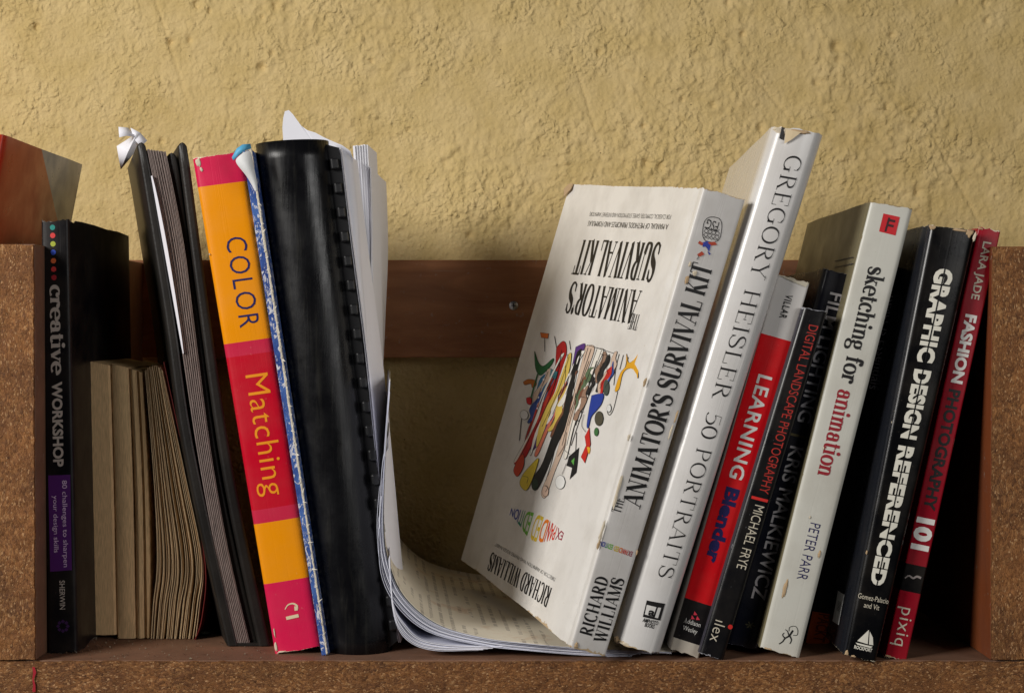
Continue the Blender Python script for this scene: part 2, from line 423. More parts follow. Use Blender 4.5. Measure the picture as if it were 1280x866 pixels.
def serif(text, thick=.13, thin=.03, sl=.10, st=.03, track=0.0, slabk=1.0):
    """draws a line of serif lettering from pen strokes; returns verts (x 0..1, y in cap heights, layer) and faces"""
    V, Fc = [], []; x = 0; lay = 0

    def strip(pts, wf):
        nonlocal lay
        n = len(pts); b = len(V); lay = (lay + 1) % 9
        for i, (px, py) in enumerate(pts):
            a = pts[max(0, i - 1)]; c_ = pts[min(n - 1, i + 1)]; dx, dy = c_[0] - a[0], c_[1] - a[1]; L = math.hypot(dx, dy) or 1
            w_ = wf(i / max(1, n - 1), abs(dy / L)) / 2
            V.append((x + px - dy / L * w_, py + dx / L * w_, lay)); V.append((x + px + dy / L * w_, py - dx / L * w_, lay))
        for i in range(n - 1): Fc.append((b + 2 * i, b + 2 * i + 1, b + 2 * i + 3, b + 2 * i + 2))
    for ch in text:
        if ch == ' ': x += .34 + track; continue
        adv, st_ = G_[ch]
        for kd, d in st_:
            if kd in 'KN' and len(d) == 2: d = [(d[0][0] + (d[1][0] - d[0][0]) * q / 6, d[0][1] + (d[1][1] - d[0][1]) * q / 6) for q in range(7)]
            if kd == 'K': strip(d, lambda t, s: thick)
            elif kd == 'N': strip(d, lambda t, s: thin)
            elif kd == 'C': strip(d, lambda t, s: thin + (thick * 1.05 - thin) * s ** 1.4)
            elif kd == 'M': strip(d, lambda t, s: thin + (thick * 1.1 - thin) * math.exp(-((t - .5) / .22) ** 2) + .25 * thick * s)
            elif kd == 'S':
                X, Y = d; s = 1 if Y < .3 else -1
                strip([(X - sl - thick / 2 * .8, Y + s * st / 2), (X + sl + thick / 2 * .8, Y + s * st / 2)], lambda t, q: st)
            elif kd == 'B':
                strip(arc(d[0], d[1], .001, .001, 0, 0)[:1] + [], lambda t, s: 0) if 0 else None
                b = len(V); lay = (lay + 1) % 9; r_ = max(thick * .62, thin * 1.4)
                V.extend([(x + d[0] + r_ * math.cos(k * math.pi / 5), d[1] + r_ * math.sin(k * math.pi / 5), lay) for k in range(10)]); Fc.append(tuple(range(b, b + 10)))
        x += adv + track + (thick - .12) * .5
    xs = [v[0] for v in V]; a, b = min(xs), max(xs)
    return [((v[0] - a) / (b - a), v[1], v[2]) for v in V], Fc


def cutup(shape, axis, n):
    """cuts flat lettering into bands so that it can follow a rounded spine"""
    import bmesh
    bm = bmesh.new(); vs = [bm.verts.new(v) for v in shape[0]]
    for f in shape[1]:
        try: bm.faces.new([vs[i] for i in f])
        except ValueError: pass
    for k in range(1, n):
        co = [0, 0, 0]; co[axis] = k / n - .0013; no = [0, 0, 0]; no[axis] = 1
        bmesh.ops.bisect_plane(bm, geom=bm.verts[:] + bm.edges[:] + bm.faces[:], plane_co=co, plane_no=no)
    bm.verts.index_update()
    out = ([tuple(v.co) for v in bm.verts], [tuple(v.index for v in f.verts) for f in bm.faces]); bm.free()
    return out


# ------------------------------------------------------------------ books
class Book:
    """A box-like solid fitted to its spine: corners TL, TR, BR, BL measured on the photograph, standing on z0."""

    def __init__(s, TL, TR, BR, BL, phi=0, depth=.2, z0=0, yref=None, bulge=0, rad=.0015):
        low = BR if BR[1] > BL[1] else BL
        y = floor_y(low[0], low[1], z0) if yref is None else yref
        p0 = P(low[0], low[1], y); s.y = y
        a, b = P(*BL, y), P(*TL, y); s.u = (b - a).normalized(); Y = Vector((0, 1, 0)); v = s.u.cross(Y) * -1
        v = Y.cross(s.u) ; v = v if v.x > 0 else -v
        s.w = (Y * math.cos(R(phi)) - v * math.sin(R(phi))).normalized(); s.v = v
        s.c = [on_plane(*q, p0, s.w) for q in (BL, BR, TR, TL)]
        s.T = ((s.c[1] - s.c[0]).length + (s.c[2] - s.c[3]).length) / 2; s.H = (s.c[3] - s.c[0]).length
        s.D = depth; s.bulge = bulge; s.rad = rad; s.vn = (s.c[1] - s.c[0]).normalized()

    def M(s, a, b, c):
        bl, br, tr, tl = s.c
        return (bl * (1 - a) + br * a) * (1 - b) + (tl * (1 - a) + tr * a) * b + s.w * c

    def sc(s, a): return -s.bulge * 4 * a * (1 - a) if 0 < a < 1 else 0     # spine bulge

    def inv(s, px, py):
        d = ray(px, py); bl, br, tr, tl = s.c
        q = on_plane(px, py, bl, s.w); a = b = .5
        for _ in range(12):
            e = q - s.M(a, b, 0); da = (br - bl) * (1 - b) + (tr - tl) * b; db = (tl - bl) * (1 - a) + (tr - br) * a
            A = np.array([[da.dot(da), da.dot(db)], [da.dot(db), db.dot(db)]]); r = np.linalg.solve(A, [e.dot(da), e.dot(db)])
            a += r[0]; b += r[1]
        return a, b

    def invc(s, px, py, a=0):        # on the left cover: returns (b, depth)
        o = s.M(a, 0, 0); up = s.M(a, 1, 0) - o; n = up.cross(s.w).normalized(); q = on_plane(px, py, o, n) - o
        A = np.array([[up.dot(up), up.dot(s.w)], [up.dot(s.w), 1]]); r = np.linalg.solve(A, [q.dot(up), q.dot(s.w)])
        return r[0], r[1]

    def cover(s, mat, parent, th=.0006, groove=0.0, jag=.0004, nb=46, seed=1, name='cover', bow=0.0, dog=None, over=.0):
        D, T = s.D, s.T; r = s.rad; rn = random.Random(seed)
        half = [(0, D), (0, D * .8), (0, D * .6), (0, D * .4), (0, D * .2), (0, .016), (0, .011)]
        if groove: half += [(groove, .0085), (groove * 1.1, .0070), (groove * .8, .0055), (0, .004 if r < .004 else r + .0005)]
        half += [(r * (1 - math.cos(t)), r * (1 - math.sin(t))) for t in [R(a) for a in (0, 22, 45, 67, 90)]]
        mid = [(T * (.1 + .8 * i / 8), 0) for i in range(9)]
        mid = [m for m in mid if r * 1.1 < m[0] < T - r * 1.1]
        right = [(T - x, y) for x, y in reversed(half)]
        path = half + mid + right
        outer = [(x, y + s.sc(x / T)) for x, y in path]
        n = len(outer); inner = []
        for i in range(n):
            a = outer[max(0, i - 1)]; b = outer[min(n - 1, i + 1)]; dx, dy = b[0] - a[0], b[1] - a[1]; L = math.hypot(dx, dy) or 1
            inner.append((outer[i][0] - dy / L * th, outer[i][1] + dx / L * th))
        arcl = [0]
        for i in range(1, n): arcl.append(arcl[-1] + math.hypot(outer[i][0] - outer[i - 1][0], outer[i][1] - outer[i - 1][1]))
        i0 = len(half) - 3; off = arcl[i0]; s.arcT = arcl[n - 1 - i0] - off
        vs, uv = [], []
        bs = [0, .004, .012] + [i / nb for i in range(1, nb)] + [.988, .996, 1]
        jb = [rn.uniform(-1, 1) for _ in range(n)]; jt = [rn.uniform(-1, 1) for _ in range(n)]
        for b in bs:
            for i in range(n):
                for (x, y), inn in ((outer[i], 0), (inner[i], 1)):
                    bb_ = b
                    if b == 0: bb_ = jb[i] * jag / s.H
                    if b == 1: bb_ = 1 + jt[i] * jag / s.H
                    xx = x
                    if y > .016: xx += (bow * math.sin(math.pi * min(1, y / D)) * (.4 + .6 * math.sin(3 * b + .6))) * (1 if x < T / 2 else -1)
                    vs.append(s.M(xx / T, bb_, y)); uv.append((arcl[i] - off, b * s.H))
        fs = []; m = 2 * n; rows = len(bs)
        for j in range(rows - 1):
            for i in range(n - 1):
                o = j * m + 2 * i
                fs.append((o, o + 2, o + 2 + m, o + m)); fs.append((o + 1, o + 1 + m, o + 3 + m, o + 3))
            fs.append((j * m, j * m + m, j * m + m + 1, j * m + 1)); e = j * m + 2 * n - 2
            fs.append((e, e + 1, e + 1 + m, e + m))
        for i in range(n - 1):
            fs.append((2 * i, 2 * i + 1, 2 * i + 3, 2 * i + 2)); o = (rows - 1) * m + 2 * i
            fs.append((o, o + 2, o + 3, o + 1))
        return mesh(name, vs, fs, mat, parent, 38, uv)

    def pages(s, mat, parent, inset=.003, gap=.0007, front=.002):
        a0, a1 = gap / s.T, 1 - gap / s.T; b0, b1 = inset / s.H, 1 - inset / s.H; vs = []
        for c in (front, s.D - inset):
            vs += [s.M(a0, b0, c), s.M(a1, b0, c), s.M(a1, b1, c), s.M(a0, b1, c)]
        fs = [(0, 1, 2, 3), (7, 6, 5, 4), (0, 4, 5, 1), (1, 5, 6, 2), (2, 6, 7, 3), (3, 7, 4, 0)]
        return mesh('pages', vs, fs, mat, parent)

    # lettering on the spine: mode 'down' reads top to bottom, 'up' bottom to top, 'flat' upright, 'flip' upside down
    def text(s, shape, mat, parent, mode, p0, p1, a0, a1, name='title_text', lift=.00018, shear=0):
        V, Fc = cutup(shape, 0 if mode in ('flat', 'flip') else 1, 8)
        ia, ib = s.inv(*p0); ja, jb = s.inv(*p1)
        vs = []
        for x, y, l in V:
            if mode == 'down': a, b = a0 + (a1 - a0) * y, ib + (jb - ib) * x
            elif mode == 'up': a, b = a1 + (a0 - a1) * y, ib + (jb - ib) * x + shear * y
            elif mode == 'flat': a, b = ia + (ja - ia) * x, ib + (a1 - a0) * y
            else: a, b = ia + (ja - ia) * x, ib - (a1 - a0) * y
            vs.append(s.M(a, b, s.sc(a) - lift - l * .00001))
        return mesh(name, vs, Fc, mat, parent)

    def ctext(s, shape, mat, parent, p0, p1, h, name='title_text', lift=.00025, warp=None, flipy=-1, bowf=None):
        """on the left cover, upside down: x runs away from the spine, letters hang downwards; h in metres"""
        V, Fc = shape; b0, c0 = s.invc(*p0); b1, c1 = s.invc(*p1); vs = []
        for x, y, l in V:
            k = warp(x) if warp else (1, 0)
            b = b0 + (b1 - b0) * x + flipy * (y * k[0] + k[1]) * h / s.H; c_ = c0 + (c1 - c0) * x
            vs.append(s.cp(b, c_, lift + l * .00001))
        return mesh(name, vs, Fc, mat, parent)

    bow = 0

    def cp(s, b, c_, lift):
        xx = s.bow * math.sin(math.pi * min(1, c_ / s.D)) * (.4 + .6 * math.sin(3 * b + .6)) if c_ > .016 else 0
        return s.M((xx - lift) / s.T, b, c_)


def cover_mat(name, bands, bk, left=None, wear=(.8, .78, .72), amt=.0009, rough=.42, dirt=.12, scuff=.25, right=None, coat=0, edgew=1.0, spec=.25, edgek=.0011):
    """bands: [(height fraction, colour)] from the bottom up; left/right: colours of the boards; worn where edges rub"""
    m = NT(name, rough, spec)
    uv = m.coord('UV'); sp = m.n('ShaderNodeSeparateXYZ'); m.l(uv, sp.inputs[0]); x, y = sp.outputs[0], sp.outputs[1]
    H, T = bk.H, bk.T + (math.pi / 2 - 2) * bk.rad * 2 + bk.rad * 1.0
    if isinstance(bands, tuple): c = m.ramp(y, [(0, bands)], 'CONSTANT')
    else: c = m.ramp(m.math('DIVIDE', y, H), bands, 'CONSTANT')
    if left is not None:
        lc = left if not isinstance(left, list) else m.ramp(m.math('DIVIDE', y, H), left, 'CONSTANT')
        c = m.mix(m.math('LESS_THAN', x, -.0002), c, lc)
    if right is not None: c = m.mix(m.math('GREATER_THAN', x, T + .0002), c, right)
    nz = m.noise(35, 6, .6); nf = m.noise(420, 5, .65); nm = m.noise(120, 5, .6)
    c = m.mix(m.ramp(nz, [(.42, 0), (.72, dirt)]), c, (.20, .15, .09))
    e = m.math('MINIMUM', m.math('MINIMUM', y, m.math('SUBTRACT', H, y)), m.math('ADD', m.math('MULTIPLY', m.math('MINIMUM', m.math('ABSOLUTE', x), m.math('ABSOLUTE', m.math('SUBTRACT', x, T))), 2.0), edgek))
    thr = m.math('MULTIPLY', m.math('POWER', m.ramp(m.noise(26, 7, .75), [(.50, 0), (.78, 1)]), 1.5), amt * 5)
    thr = m.math('ADD', thr, m.math('MULTIPLY', m.ramp(nf, [(.5, 0), (.75, 1)]), amt * edgew * .6))
    wmask = m.math('LESS_THAN', e, thr)
    c = m.mix(wmask, c, wear)
    sct = m.ramp(nf, [(.66, 0), (.72, scuff)])
    c = m.mix(m.math('MULTIPLY', sct, m.ramp(nm, [(.45, 0), (.6, 1)])), c, wear)
    n = m.bump(m.noise(9, 4), .22, .004); n = m.bump(nf, .10, .0004, n); cs = m.noise(1, 3, .6, m.mapping((520, 9, 1), 'UV')); n = m.bump(m.ramp(cs, [(.56, 0), (.62, 1)]), .11, -.0005, n); n = m.bump(wmask, .4, -.0004, n)
    if coat:
        m.b.inputs['Coat Weight'].default_value = coat; m.b.inputs['Coat Roughness'].default_value = .22
    rr = m.ramp(nz, [(.3, rough - .07), (.7, rough + .14)])
    return m.done(c, rr, n)


def page_mat(name, col, scale=2600, var=.35):
    m = NT(name, .85, .2)
    v = m.mapping((1, .02, .03)); f = m.noise(scale, 3, .6, v)
    c = m.mix(m.ramp(f, [(.35, 0), (.65, 1)]), tuple(q * (1 - var) for q in col), col)
    c = m.mix(m.ramp(m.noise(18, 4), [(.45, 0), (.8, .4)]), c, tuple(q * .6 for q in col))
    return m.done(c, None, m.bump(f, .25, .0004))


PAGE = page_mat('cream_page_edges', srgb(214, 202, 176))
PAGE_OLD = page_mat('yellowed_page_edges', srgb(226, 190, 142), 4600, .42)
ink = lambda n, *c: plain(n, srgb(*c), .5, .05)
BLACK = ink('black_print', 22, 20, 20); WHITE = ink('white_print', 235, 232, 226); GREYP = ink('grey_print', 205, 200, 202)
NAVY = ink('navy_print', 26, 24, 84); ORANGE = ink('orange_print', 240, 150, 20); REDP = ink('red_print', 205, 40, 34)
PALE = ink('pale_print', 205, 196, 176); DREDP = ink('dark_red_print', 150, 30, 42); DIMP = ink('dim_grey_print', 52, 50, 52)
BLUEP = ink('blue_print', 40, 60, 165); PURPLEP = ink('purple_print', 84, 30, 108)


def patch(bk, pts, mat, parent, name, lift=.00012):
    """flat printed shape on the spine from (a, b) points"""
    V, Fc = cutup(([(a, b, 0) for a, b in pts], [tuple(range(len(pts)))]), 0, 10)
    return mesh(name, [bk.M(a, b, bk.sc(a) - lift) for a, b, _ in V], Fc, mat, parent)


def ppatch(bk, pxs, mat, parent, name, lift=.00012):
    return patch(bk, [bk.inv(*q) for q in pxs], mat, parent, name, lift)


GRP = 'books standing upright on the shelf'

# ---- orange and grey book in the bay left of the upright panel
bk = Book((-70, 160), (6, 169), (-118, 822), (-185, 812), 0, .178, rad=.003, yref=.018)
b = thing('book', 'orange book with a grey corner, tipped above the left upright panel', 'book', GRP)


def orange_mat(bk):
    m = NT('orange_grey_cover', .34, .5)
    sp = m.n('ShaderNodeSeparateXYZ'); m.l(m.coord('UV'), sp.inputs[0]); x, y = sp.outputs[0], sp.outputs[1]
    d = m.math('ADD', m.math('SUBTRACT', x, bk.T), m.math('MULTIPLY', m.math('SUBTRACT', y, bk.H), 1.6))
    c = m.mix(m.math('GREATER_THAN', d, .075), srgb(186, 74, 34), srgb(148, 150, 160))
    c = m.mix(m.math('LESS_THAN', m.math('SUBTRACT', x, bk.T), .004), c, srgb(190, 52, 24))
    f = m.noise(60, 5); c = m.mix(m.ramp(f, [(.4, 0), (.8, .25)]), c, (.1, .08, .06))
    return m.done(c, m.ramp(f, [(.3, .25), (.7, .45)]), m.bump(m.noise(12, 3), .25, .003))


bk.cover(orange_mat(bk), b, .0022, jag=.0002, seed=2); bk.pages(PAGE, b)

# ---- black book with coloured dots
bk = Book((51, 277), (86, 276), (97, 814), (60, 816.5), 0, .155, bulge=.0006, rad=.002)
b = thing('book', 'worn black book beside the left panel, coloured dots down the head of its spine', 'book', GRP)
bm_ = cover_mat('black_dotted_cover', srgb(15, 14, 18), bk, wear=srgb(120, 112, 104), amt=.0009, rough=.38, dirt=.08)
bk.cover(bm_, b, .0006, jag=.0012, seed=3); bk.pages(PAGE, b)
for i, (cc, py) in enumerate(zip([(20, 130, 120), (205, 50, 50), (160, 170, 50), (50, 80, 190), (225, 110, 60), (210, 60, 60), (170, 40, 50)], [284.5, 294.5, 305, 315.5, 326, 336.5, 347])):
    a0, b0 = bk.inv(66 + i * .3, py); r_ = .0016
    patch(bk, [(a0 + r_ / bk.T * math.cos(k * math.pi / 8), b0 + r_ / bk.H * math.sin(k * math.pi / 8)) for k in range(16)], ink('dot_print_%d' % i, *cc), b, 'dot')
GP2 = ink('warm_grey_print', 190, 178, 168)
bk.text(serif('creative', .19, .09, .05, .09, -.03), GP2, b, 'down', (68, 356), (71, 469), .30, .78)
bk.text(sans('WORKSHOP', .035), GP2, b, 'down', (71, 477), (74, 583), .30, .66)
ppatch(bk, [(60.5, 594), (88, 593), (90, 712), (63, 714)], PURPLEP, b, 'print_block')
LP_ = ink('lilac_print', 225, 196, 226)
bk.text(sans('80 challenges to sharpen'), LP_, b, 'down', (80, 600), (84, 708), .60, .76, 'subtitle_text', .0003)
bk.text(sans('your design skills'), LP_, b, 'down', (70, 619), (73, 690), .28, .44, 'subtitle_text', .0003)
bk.text(sans('SHERWIN', .01), GP2, b, 'down', (76, 725), (78, 761), .44, .62, 'author_text')
lg = ink('dim_purple_print', 60, 30, 80)
for k in range(8):
    a0, b0 = bk.inv(79 + 6 * math.cos(k * math.pi / 4), 782 + 6 * math.sin(k * math.pi / 4)); q = .0012
    patch(bk, [(a0 - q / bk.T, b0), (a0, b0 - q / bk.H), (a0 + q / bk.T, b0), (a0, b0 + q / bk.H)], lg, b, 'publisher_logo')


# ------------------------------------------------------------------ sheets: a front line of picture points given thickness and depth
def slab(name, px, y0, depth, th, mat, parent, yaw=0, seed=0, taper=None, rise=0.0, wob=0.0, side=1, nd=7, topcut=None, smooth=50, close=None):
    """px: list of (px,py) front line, densified; body lies on the `side` of the line"""
    pts = spl(*px) if len(px) > 2 else [tuple(px[0][k] + (px[1][k] - px[0][k]) * t / 14 for k in (0, 1)) for t in range(15)]
    fr = [P(x, y, y0) for x, y in pts]; n = len(fr); rn = random.Random(seed); ph = rn.uniform(0, 6)
    wv = Vector((-math.sin(R(yaw)), math.cos(R(yaw)), 0)); vs = []; uv = []
    arcs = [0]
    for i in range(1, n): arcs.append(arcs[-1] + (fr[i] - fr[i - 1]).length)
    for j in range(nd):
        dd = depth * j / (nd - 1)
        for i, p in enumerate(fr):
            a = fr[max(0, i - 1)]; b_ = fr[min(n - 1, i + 1)]; t = (b_ - a); nr = Vector((t.z, 0, -t.x)).normalized() * side
            thk = th if not callable(th) else th(i / (n - 1))
            q = p + wv * dd + Vector((0, 0, rise * dd)) + nr * (wob * math.sin(ph + dd * 25 + arcs[i] * 18) * (dd / depth))
            if topcut: q.z -= max(0, topcut(i / (n - 1), dd / depth))
            vs.append(q); vs.append(q + nr * -thk); uv += [(arcs[i], dd), (arcs[i], dd)]
    m = 2 * n; fs = []
    for j in range(nd - 1):
        for i in range(n - 1):
            o = j * m + 2 * i
            fs.append((o, o + 2, o + 2 + m, o + m)); fs.append((o + 1, o + 1 + m, o + 3 + m, o + 3))
        for o in (j * m, j * m + 2 * n - 2): fs.append((o, o + m, o + m + 1, o + 1))
    for i in range(n - 1):
        for o in (2 * i, (nd - 1) * m + 2 * i): fs.append((o, o + 1, o + 3, o + 2))
    return mesh(name, vs, fs, mat, parent, smooth, uv)


# ---- old paperback with its fanned fore-edge towards the camera
b = thing('paperback_book', 'short thick yellowed paperback, pages outward, its leaves fanning out', 'book', GRP)
y0 = floor_y(150, 799)
REDC = plain('dull_red_card', srgb(120, 34, 28), .5)
TAN = plain('tan_card', srgb(150, 112, 74), .6)
groups = [  # (top line px, bottom px) of each signature of leaves: x at top, mid, bottom; width top/bottom px
    ((104, 450), (109, 620), (113, 793), 33, 32), ((138, 455), (143, 620), (146, 798), 22, 23),
    ((161, 461), (168, 620), (170, 799), 9, 10), ((171, 464), (178, 610), (181, 799), 6, 7)]
for gi, (t, m_, bt, wt, wb) in enumerate(groups):
    y = y0 + .0006 * gi
    L = [P(*q, y) for q in spl(t, m_, bt)]; Rr = [P(q[0] + wt + (wb - wt) * i / 10, q[1] + wt * .20 * (1 - i / 10), y) for i, q in enumerate(spl(t, m_, bt))]
    for q in (L, Rr): q[-1].z = max(.0006, q[-1].z)
    n = len(L); vs = []
    for dd in (0, .0012, .10):
        sh = .0011 if dd == 0 else 0
        for i in range(n): vs += [L[i] + Vector((sh, dd, 0)), (L[i] + Rr[i]) / 2 + Vector((0, dd - (.0006 if dd == 0 else 0), 0)), Rr[i] + Vector((-sh, dd, 0))]
    fs = []
    for i in range(n - 1):
        for k in (0, 1): fs.append((3 * i + k, 3 * i + k + 1, 3 * i + k + 4, 3 * i + k + 3))
        for j in (0, 1):
            o = j * 3 * n + 3 * i
            fs.append((o, o + 3, o + 3 + 3 * n, o + 3 * n)); o += 2; fs.append((o, o + 3 * n, o + 3 + 3 * n, o + 3))
    for e in (0, 3 * n - 3):
        for j in (0, 1):
            o = j * 3 * n + e
            for k in (0, 1): fs.append((o + k, o + k + 1, o + k + 1 + 3 * n, o + k + 3 * n))
    mesh('page_section', vs, fs, PAGE_OLD, b, 40)
LEAF = page_mat('single_leaf_paper', srgb(222, 194, 154), 1500, .25)
rn = random.Random(5)
for k in range(34):       # separate leaves bowing to the right
    f = k / 33
    jx = rn.uniform(-1, 1); f = f + .018 * math.sin(k * 1.9)
    top = (181 + 22 * f + jx * .8, 463 - 6 * math.sin(f * 3) + rn.uniform(-1, 1)); mid = (192 + 42 * f ** 1.1 + jx, 600)
    low = (196 + 58 * f + jx, 700); bt = (188 + (56 * f if k % 5 else 52 * f) + rn.uniform(-1, 1), 798)
    slab('leaf', [top, mid, low, (low[0] * .35 + bt[0] * .65 + 2 * f, 755), bt], y0 + .0006 * (k % 4), .10, .0003, LEAF, b, seed=k)
slab('cover', [(204, 452), (236, 600), (256, 705), (252, 770), (243, 799)], y0 - .0005, .105, .0005, REDC, b)
slab('cover', [(101, 447), (106, 640), (111, 798)], y0 - .0005, .105, .0007, REDC, b)

# ---- black album / portfolio, pages outward
b = thing('album', 'black board portfolio with grey leaves and a folded white slip at its top', 'album', GRP)
BOARD = NT('black_leatherette', .42, .28); f = BOARD.noise(700, 3); 
BOARD = BOARD.done(BOARD.mix(BOARD.ramp(BOARD.noise(30, 4), [(.4, 0), (.7, 1)]), (.009, .008, .007), (.022, .019, .016)), None, BOARD.bump(f, .25, .0004))
LEAFG = page_mat('grey_album_leaves', srgb(150, 136, 130), 2600, .45)
SHEET = plain('white_copy_paper', srgb(240, 240, 248), .8, .04, 20, .2)
ya = floor_y(300, 808)
YAW = 15
px2m = (DIST + ya) / F


def board(name, line, w0, w1, y, depth, mat, tuck=0.0):
    """thick board whose left edge follows `line` with width w0 (top) to w1 (bottom) pixels, rounded head"""
    s = 1
    pts = spl(*line); n = len(pts)
    wv = Vector((-math.sin(R(YAW)), math.cos(R(YAW)), -.0)) ; vs = []; prof = [0, .25, .5, .75, 1]
    for j, dd in enumerate((0, .0008, depth * .5, depth - .0008, depth)):
        for i, (x, yy) in enumerate(pts):
            wdt = (w0 + (w1 - w0) * i / (n - 1)) * px2m
            base = P(x, yy, y)
            for k in prof:
                rnd = (.0011 if j in (0, 4) else 0)
                hx = wdt * k; up = -(abs(k - .5) * 2) ** 2 * wdt * .42 if i == 0 else 0
                q = base + wv * dd + Vector((hx + (rnd * (1 - 2 * k)), 0, up)); q.z = max(q.z, .0006 + .0002 * k)
                vs.append(q)
    m = 5; r_ = m * n; fs = []
    for j in range(4):
        for i in range(n - 1):
            for side in (0, 4):
                o = j * r_ + i * m + side; f_ = (o, o + m, o + m + r_, o + r_); fs.append(f_ if side == 0 else f_[::-1])
        for i in (0, n - 1):
            for k in range(4):
                o = j * r_ + i * m + k; f_ = (o, o + r_, o + r_ + 1, o + 1); fs.append(f_)
    for j in (0, 4):
        for i in range(n - 1):
            for k in range(4):
                o = j * r_ + i * m + k; fs.append((o, o + 1, o + 1 + m, o + m))
    return mesh(name, vs, fs, mat, b, 45)


board('cover', [(171, 178), (206, 395), (230, 560), (284, 808)], 11, 13, ya, .150, BOARD)
rn = random.Random(9)
for k in range(21):        # the grey leaves between the covers
    f = (k + .25 * math.sin(k * 2.3)) / 20
    top = (184 + 22 * f, 187 + 3 * f + rn.uniform(-.8, .8)); bt = (297 + 15 * f, 806)
    slab('leaf', [top, (206 + 22 * f + rn.uniform(-.5, .5), 300), (222 + 19 * f, 400), (246 + 16 * f, 560), (270 + 15 * f, 690), bt], ya + .001 + .0003 * (k % 3), .135, .00042, LEAFG, b, YAW, k, side=1)
board('divider', [(208, 191), (236, 395), (265, 600), (312, 807)], 13, 11, ya + .004, .13, BOARD)
board('cover', [(222, 178), (250, 395), (280, 600), (323, 807)], 11.5, 15, ya, .150, BOARD)
o = box('spine_strip', (0, 0, 0), (.001, .001, .001), BOARD, b, 0)
q0, q1 = P(286, 809, ya), P(338, 806, ya)
o.data.clear_geometry(); vs = []
for dd in (.0008, .12):
    for (q, z) in ((q0, .0005), (q1, .0005), (q1, .0022), (q0, .0022)): vs.append((q.x - math.sin(R(YAW)) * dd, q.y + dd, z))
o.data.from_pydata(vs, [], [(0, 1, 2, 3), (7, 6, 5, 4), (0, 4, 5, 1), (1, 5, 6, 2), (2, 6, 7, 3), (3, 7, 4, 0)]); o.data.materials.append(BOARD)
slab('loose_sheet', [(189, 220), (206, 315), (229, 442)], ya - .0012, .10, lambda t: .0018 * math.sin(math.pi * (t * .9 + .08)) + .0002, SHEET, b, YAW + 2)
# folded slip sticking out of the head
yy_ = ya + .085
slip = [(146, 183), (165, 171), (172, 166), (178, 178), (164, 196), (151, 212)]
vs = [P(x, y, yy_ + .004 * (i % 2)) for i, (x, y) in enumerate(slip)] + [P(160, 190, yy_ - .004)]
fs = [(i, (i + 1) % 6, 6) for i in range(6)]
vs2 = [P(148, 159, yy_ - .003), P(160, 160, yy_ + .002), P(168, 168, yy_ + .004), P(172, 172, yy_), P(158, 170, yy_ - .004), P(149, 172, yy_ - .006)]
nb_ = len(vs); vs += vs2; fs += [(nb_ + 0, nb_ + 1, nb_ + 4, nb_ + 5), (nb_ + 1, nb_ + 2, nb_ + 3, nb_ + 4)]
nb_ = len(vs); vs += [P(163, 160, yy_ + .001), P(175, 166, yy_ + .002), P(184, 176, yy_ + .001), P(176, 184, yy_), P(168, 175, yy_ - .001)]; fs.append(tuple(range(nb_, nb_ + 5)))
o = mesh('paper_slip', vs, fs, SHEET, b, 35); mo = o.modifiers.new('s', 'SOLIDIFY'); mo.thickness = .0002

# ---- orange and crimson book
bk = Book((240, 198), (303, 190), (401.5, 807), (343, 817), 0, .205, bulge=.0008, rad=.0030)
b = thing('book', 'hardcover with orange and crimson bands on its spine', 'book', GRP)
bd = lambda px, py: bk.inv(px, py)[1]
mg, og, rd, pk = srgb(214, 30, 78), srgb(238, 148, 6), srgb(196, 8, 38), srgb(202, 38, 70)
cm = cover_mat('banded_colour_cover', [(0, mg), (bd(330, 731), og), (bd(317, 656), pk), (bd(314, 640), rd), (bd(283, 449), pk), (bd(279, 431), og), (bd(247, 235), mg)], bk, left=srgb(215, 22, 60), wear=srgb(240, 225, 200), amt=.0005, rough=.36, dirt=.06, scuff=.1)
cm = cover_mat('banded_colour_cover', [(0, mg), (bd(330, 731), og), (bd(317, 656), pk), (bd(314, 640), rd), (bd(283, 449), pk), (bd(279, 431), og), (bd(247, 235), mg)], bk, wear=srgb(240, 225, 200), amt=.0005, rough=.36, dirt=.06, scuff=.1)
BK_COLOR = (bk, b)
bk.cover(cm, b, .0022, groove=.0008, jag=.0003, seed=4); bk.pages(PAGE, b, gap=.0026)
bk.text(sans('COLOR', -.008, 1.15), NAVY, b, 'down', (290, 297), (308, 409), .40, .80)
bk.text(sans('Matching', -.006, 1.05), ORANGE, b, 'down', (322, 467), (344, 618), .35, .80)
LG = ink('pale_logo_print', 226, 206, 170)
ring = spl((.40, .0), (.62, .12), (.72, .38), (.60, .62), (.36, .66))
pts = [bk.inv(357 + 16 * x, 755 + 18 * (1 - y)) for x, y in ring]


def stroke(bk, pxs, w0, w1, mat, parent, name, lift=.0002):
    pts = spl(*pxs) if len(pxs) > 2 else list(pxs); n = len(pts); vs = []
    for i, p in enumerate(pts):
        a = pts[max(0, i - 1)]; c_ = pts[min(n - 1, i + 1)]; dx, dy = c_[0] - a[0], c_[1] - a[1]; L = math.hypot(dx, dy) or 1
        w_ = (w0 + (w1 - w0) * i / (n - 1)) / 2
        for s_ in (1, -1):
            aa, bb_ = bk.inv(p[0] - dy / L * w_ * s_, p[1] + dx / L * w_ * s_); vs.append(bk.M(aa, bb_, bk.sc(aa) - lift))
    return mesh(name, vs, [(2 * i, 2 * i + 1, 2 * i + 3, 2 * i + 2) for i in range(n - 1)], mat, parent)


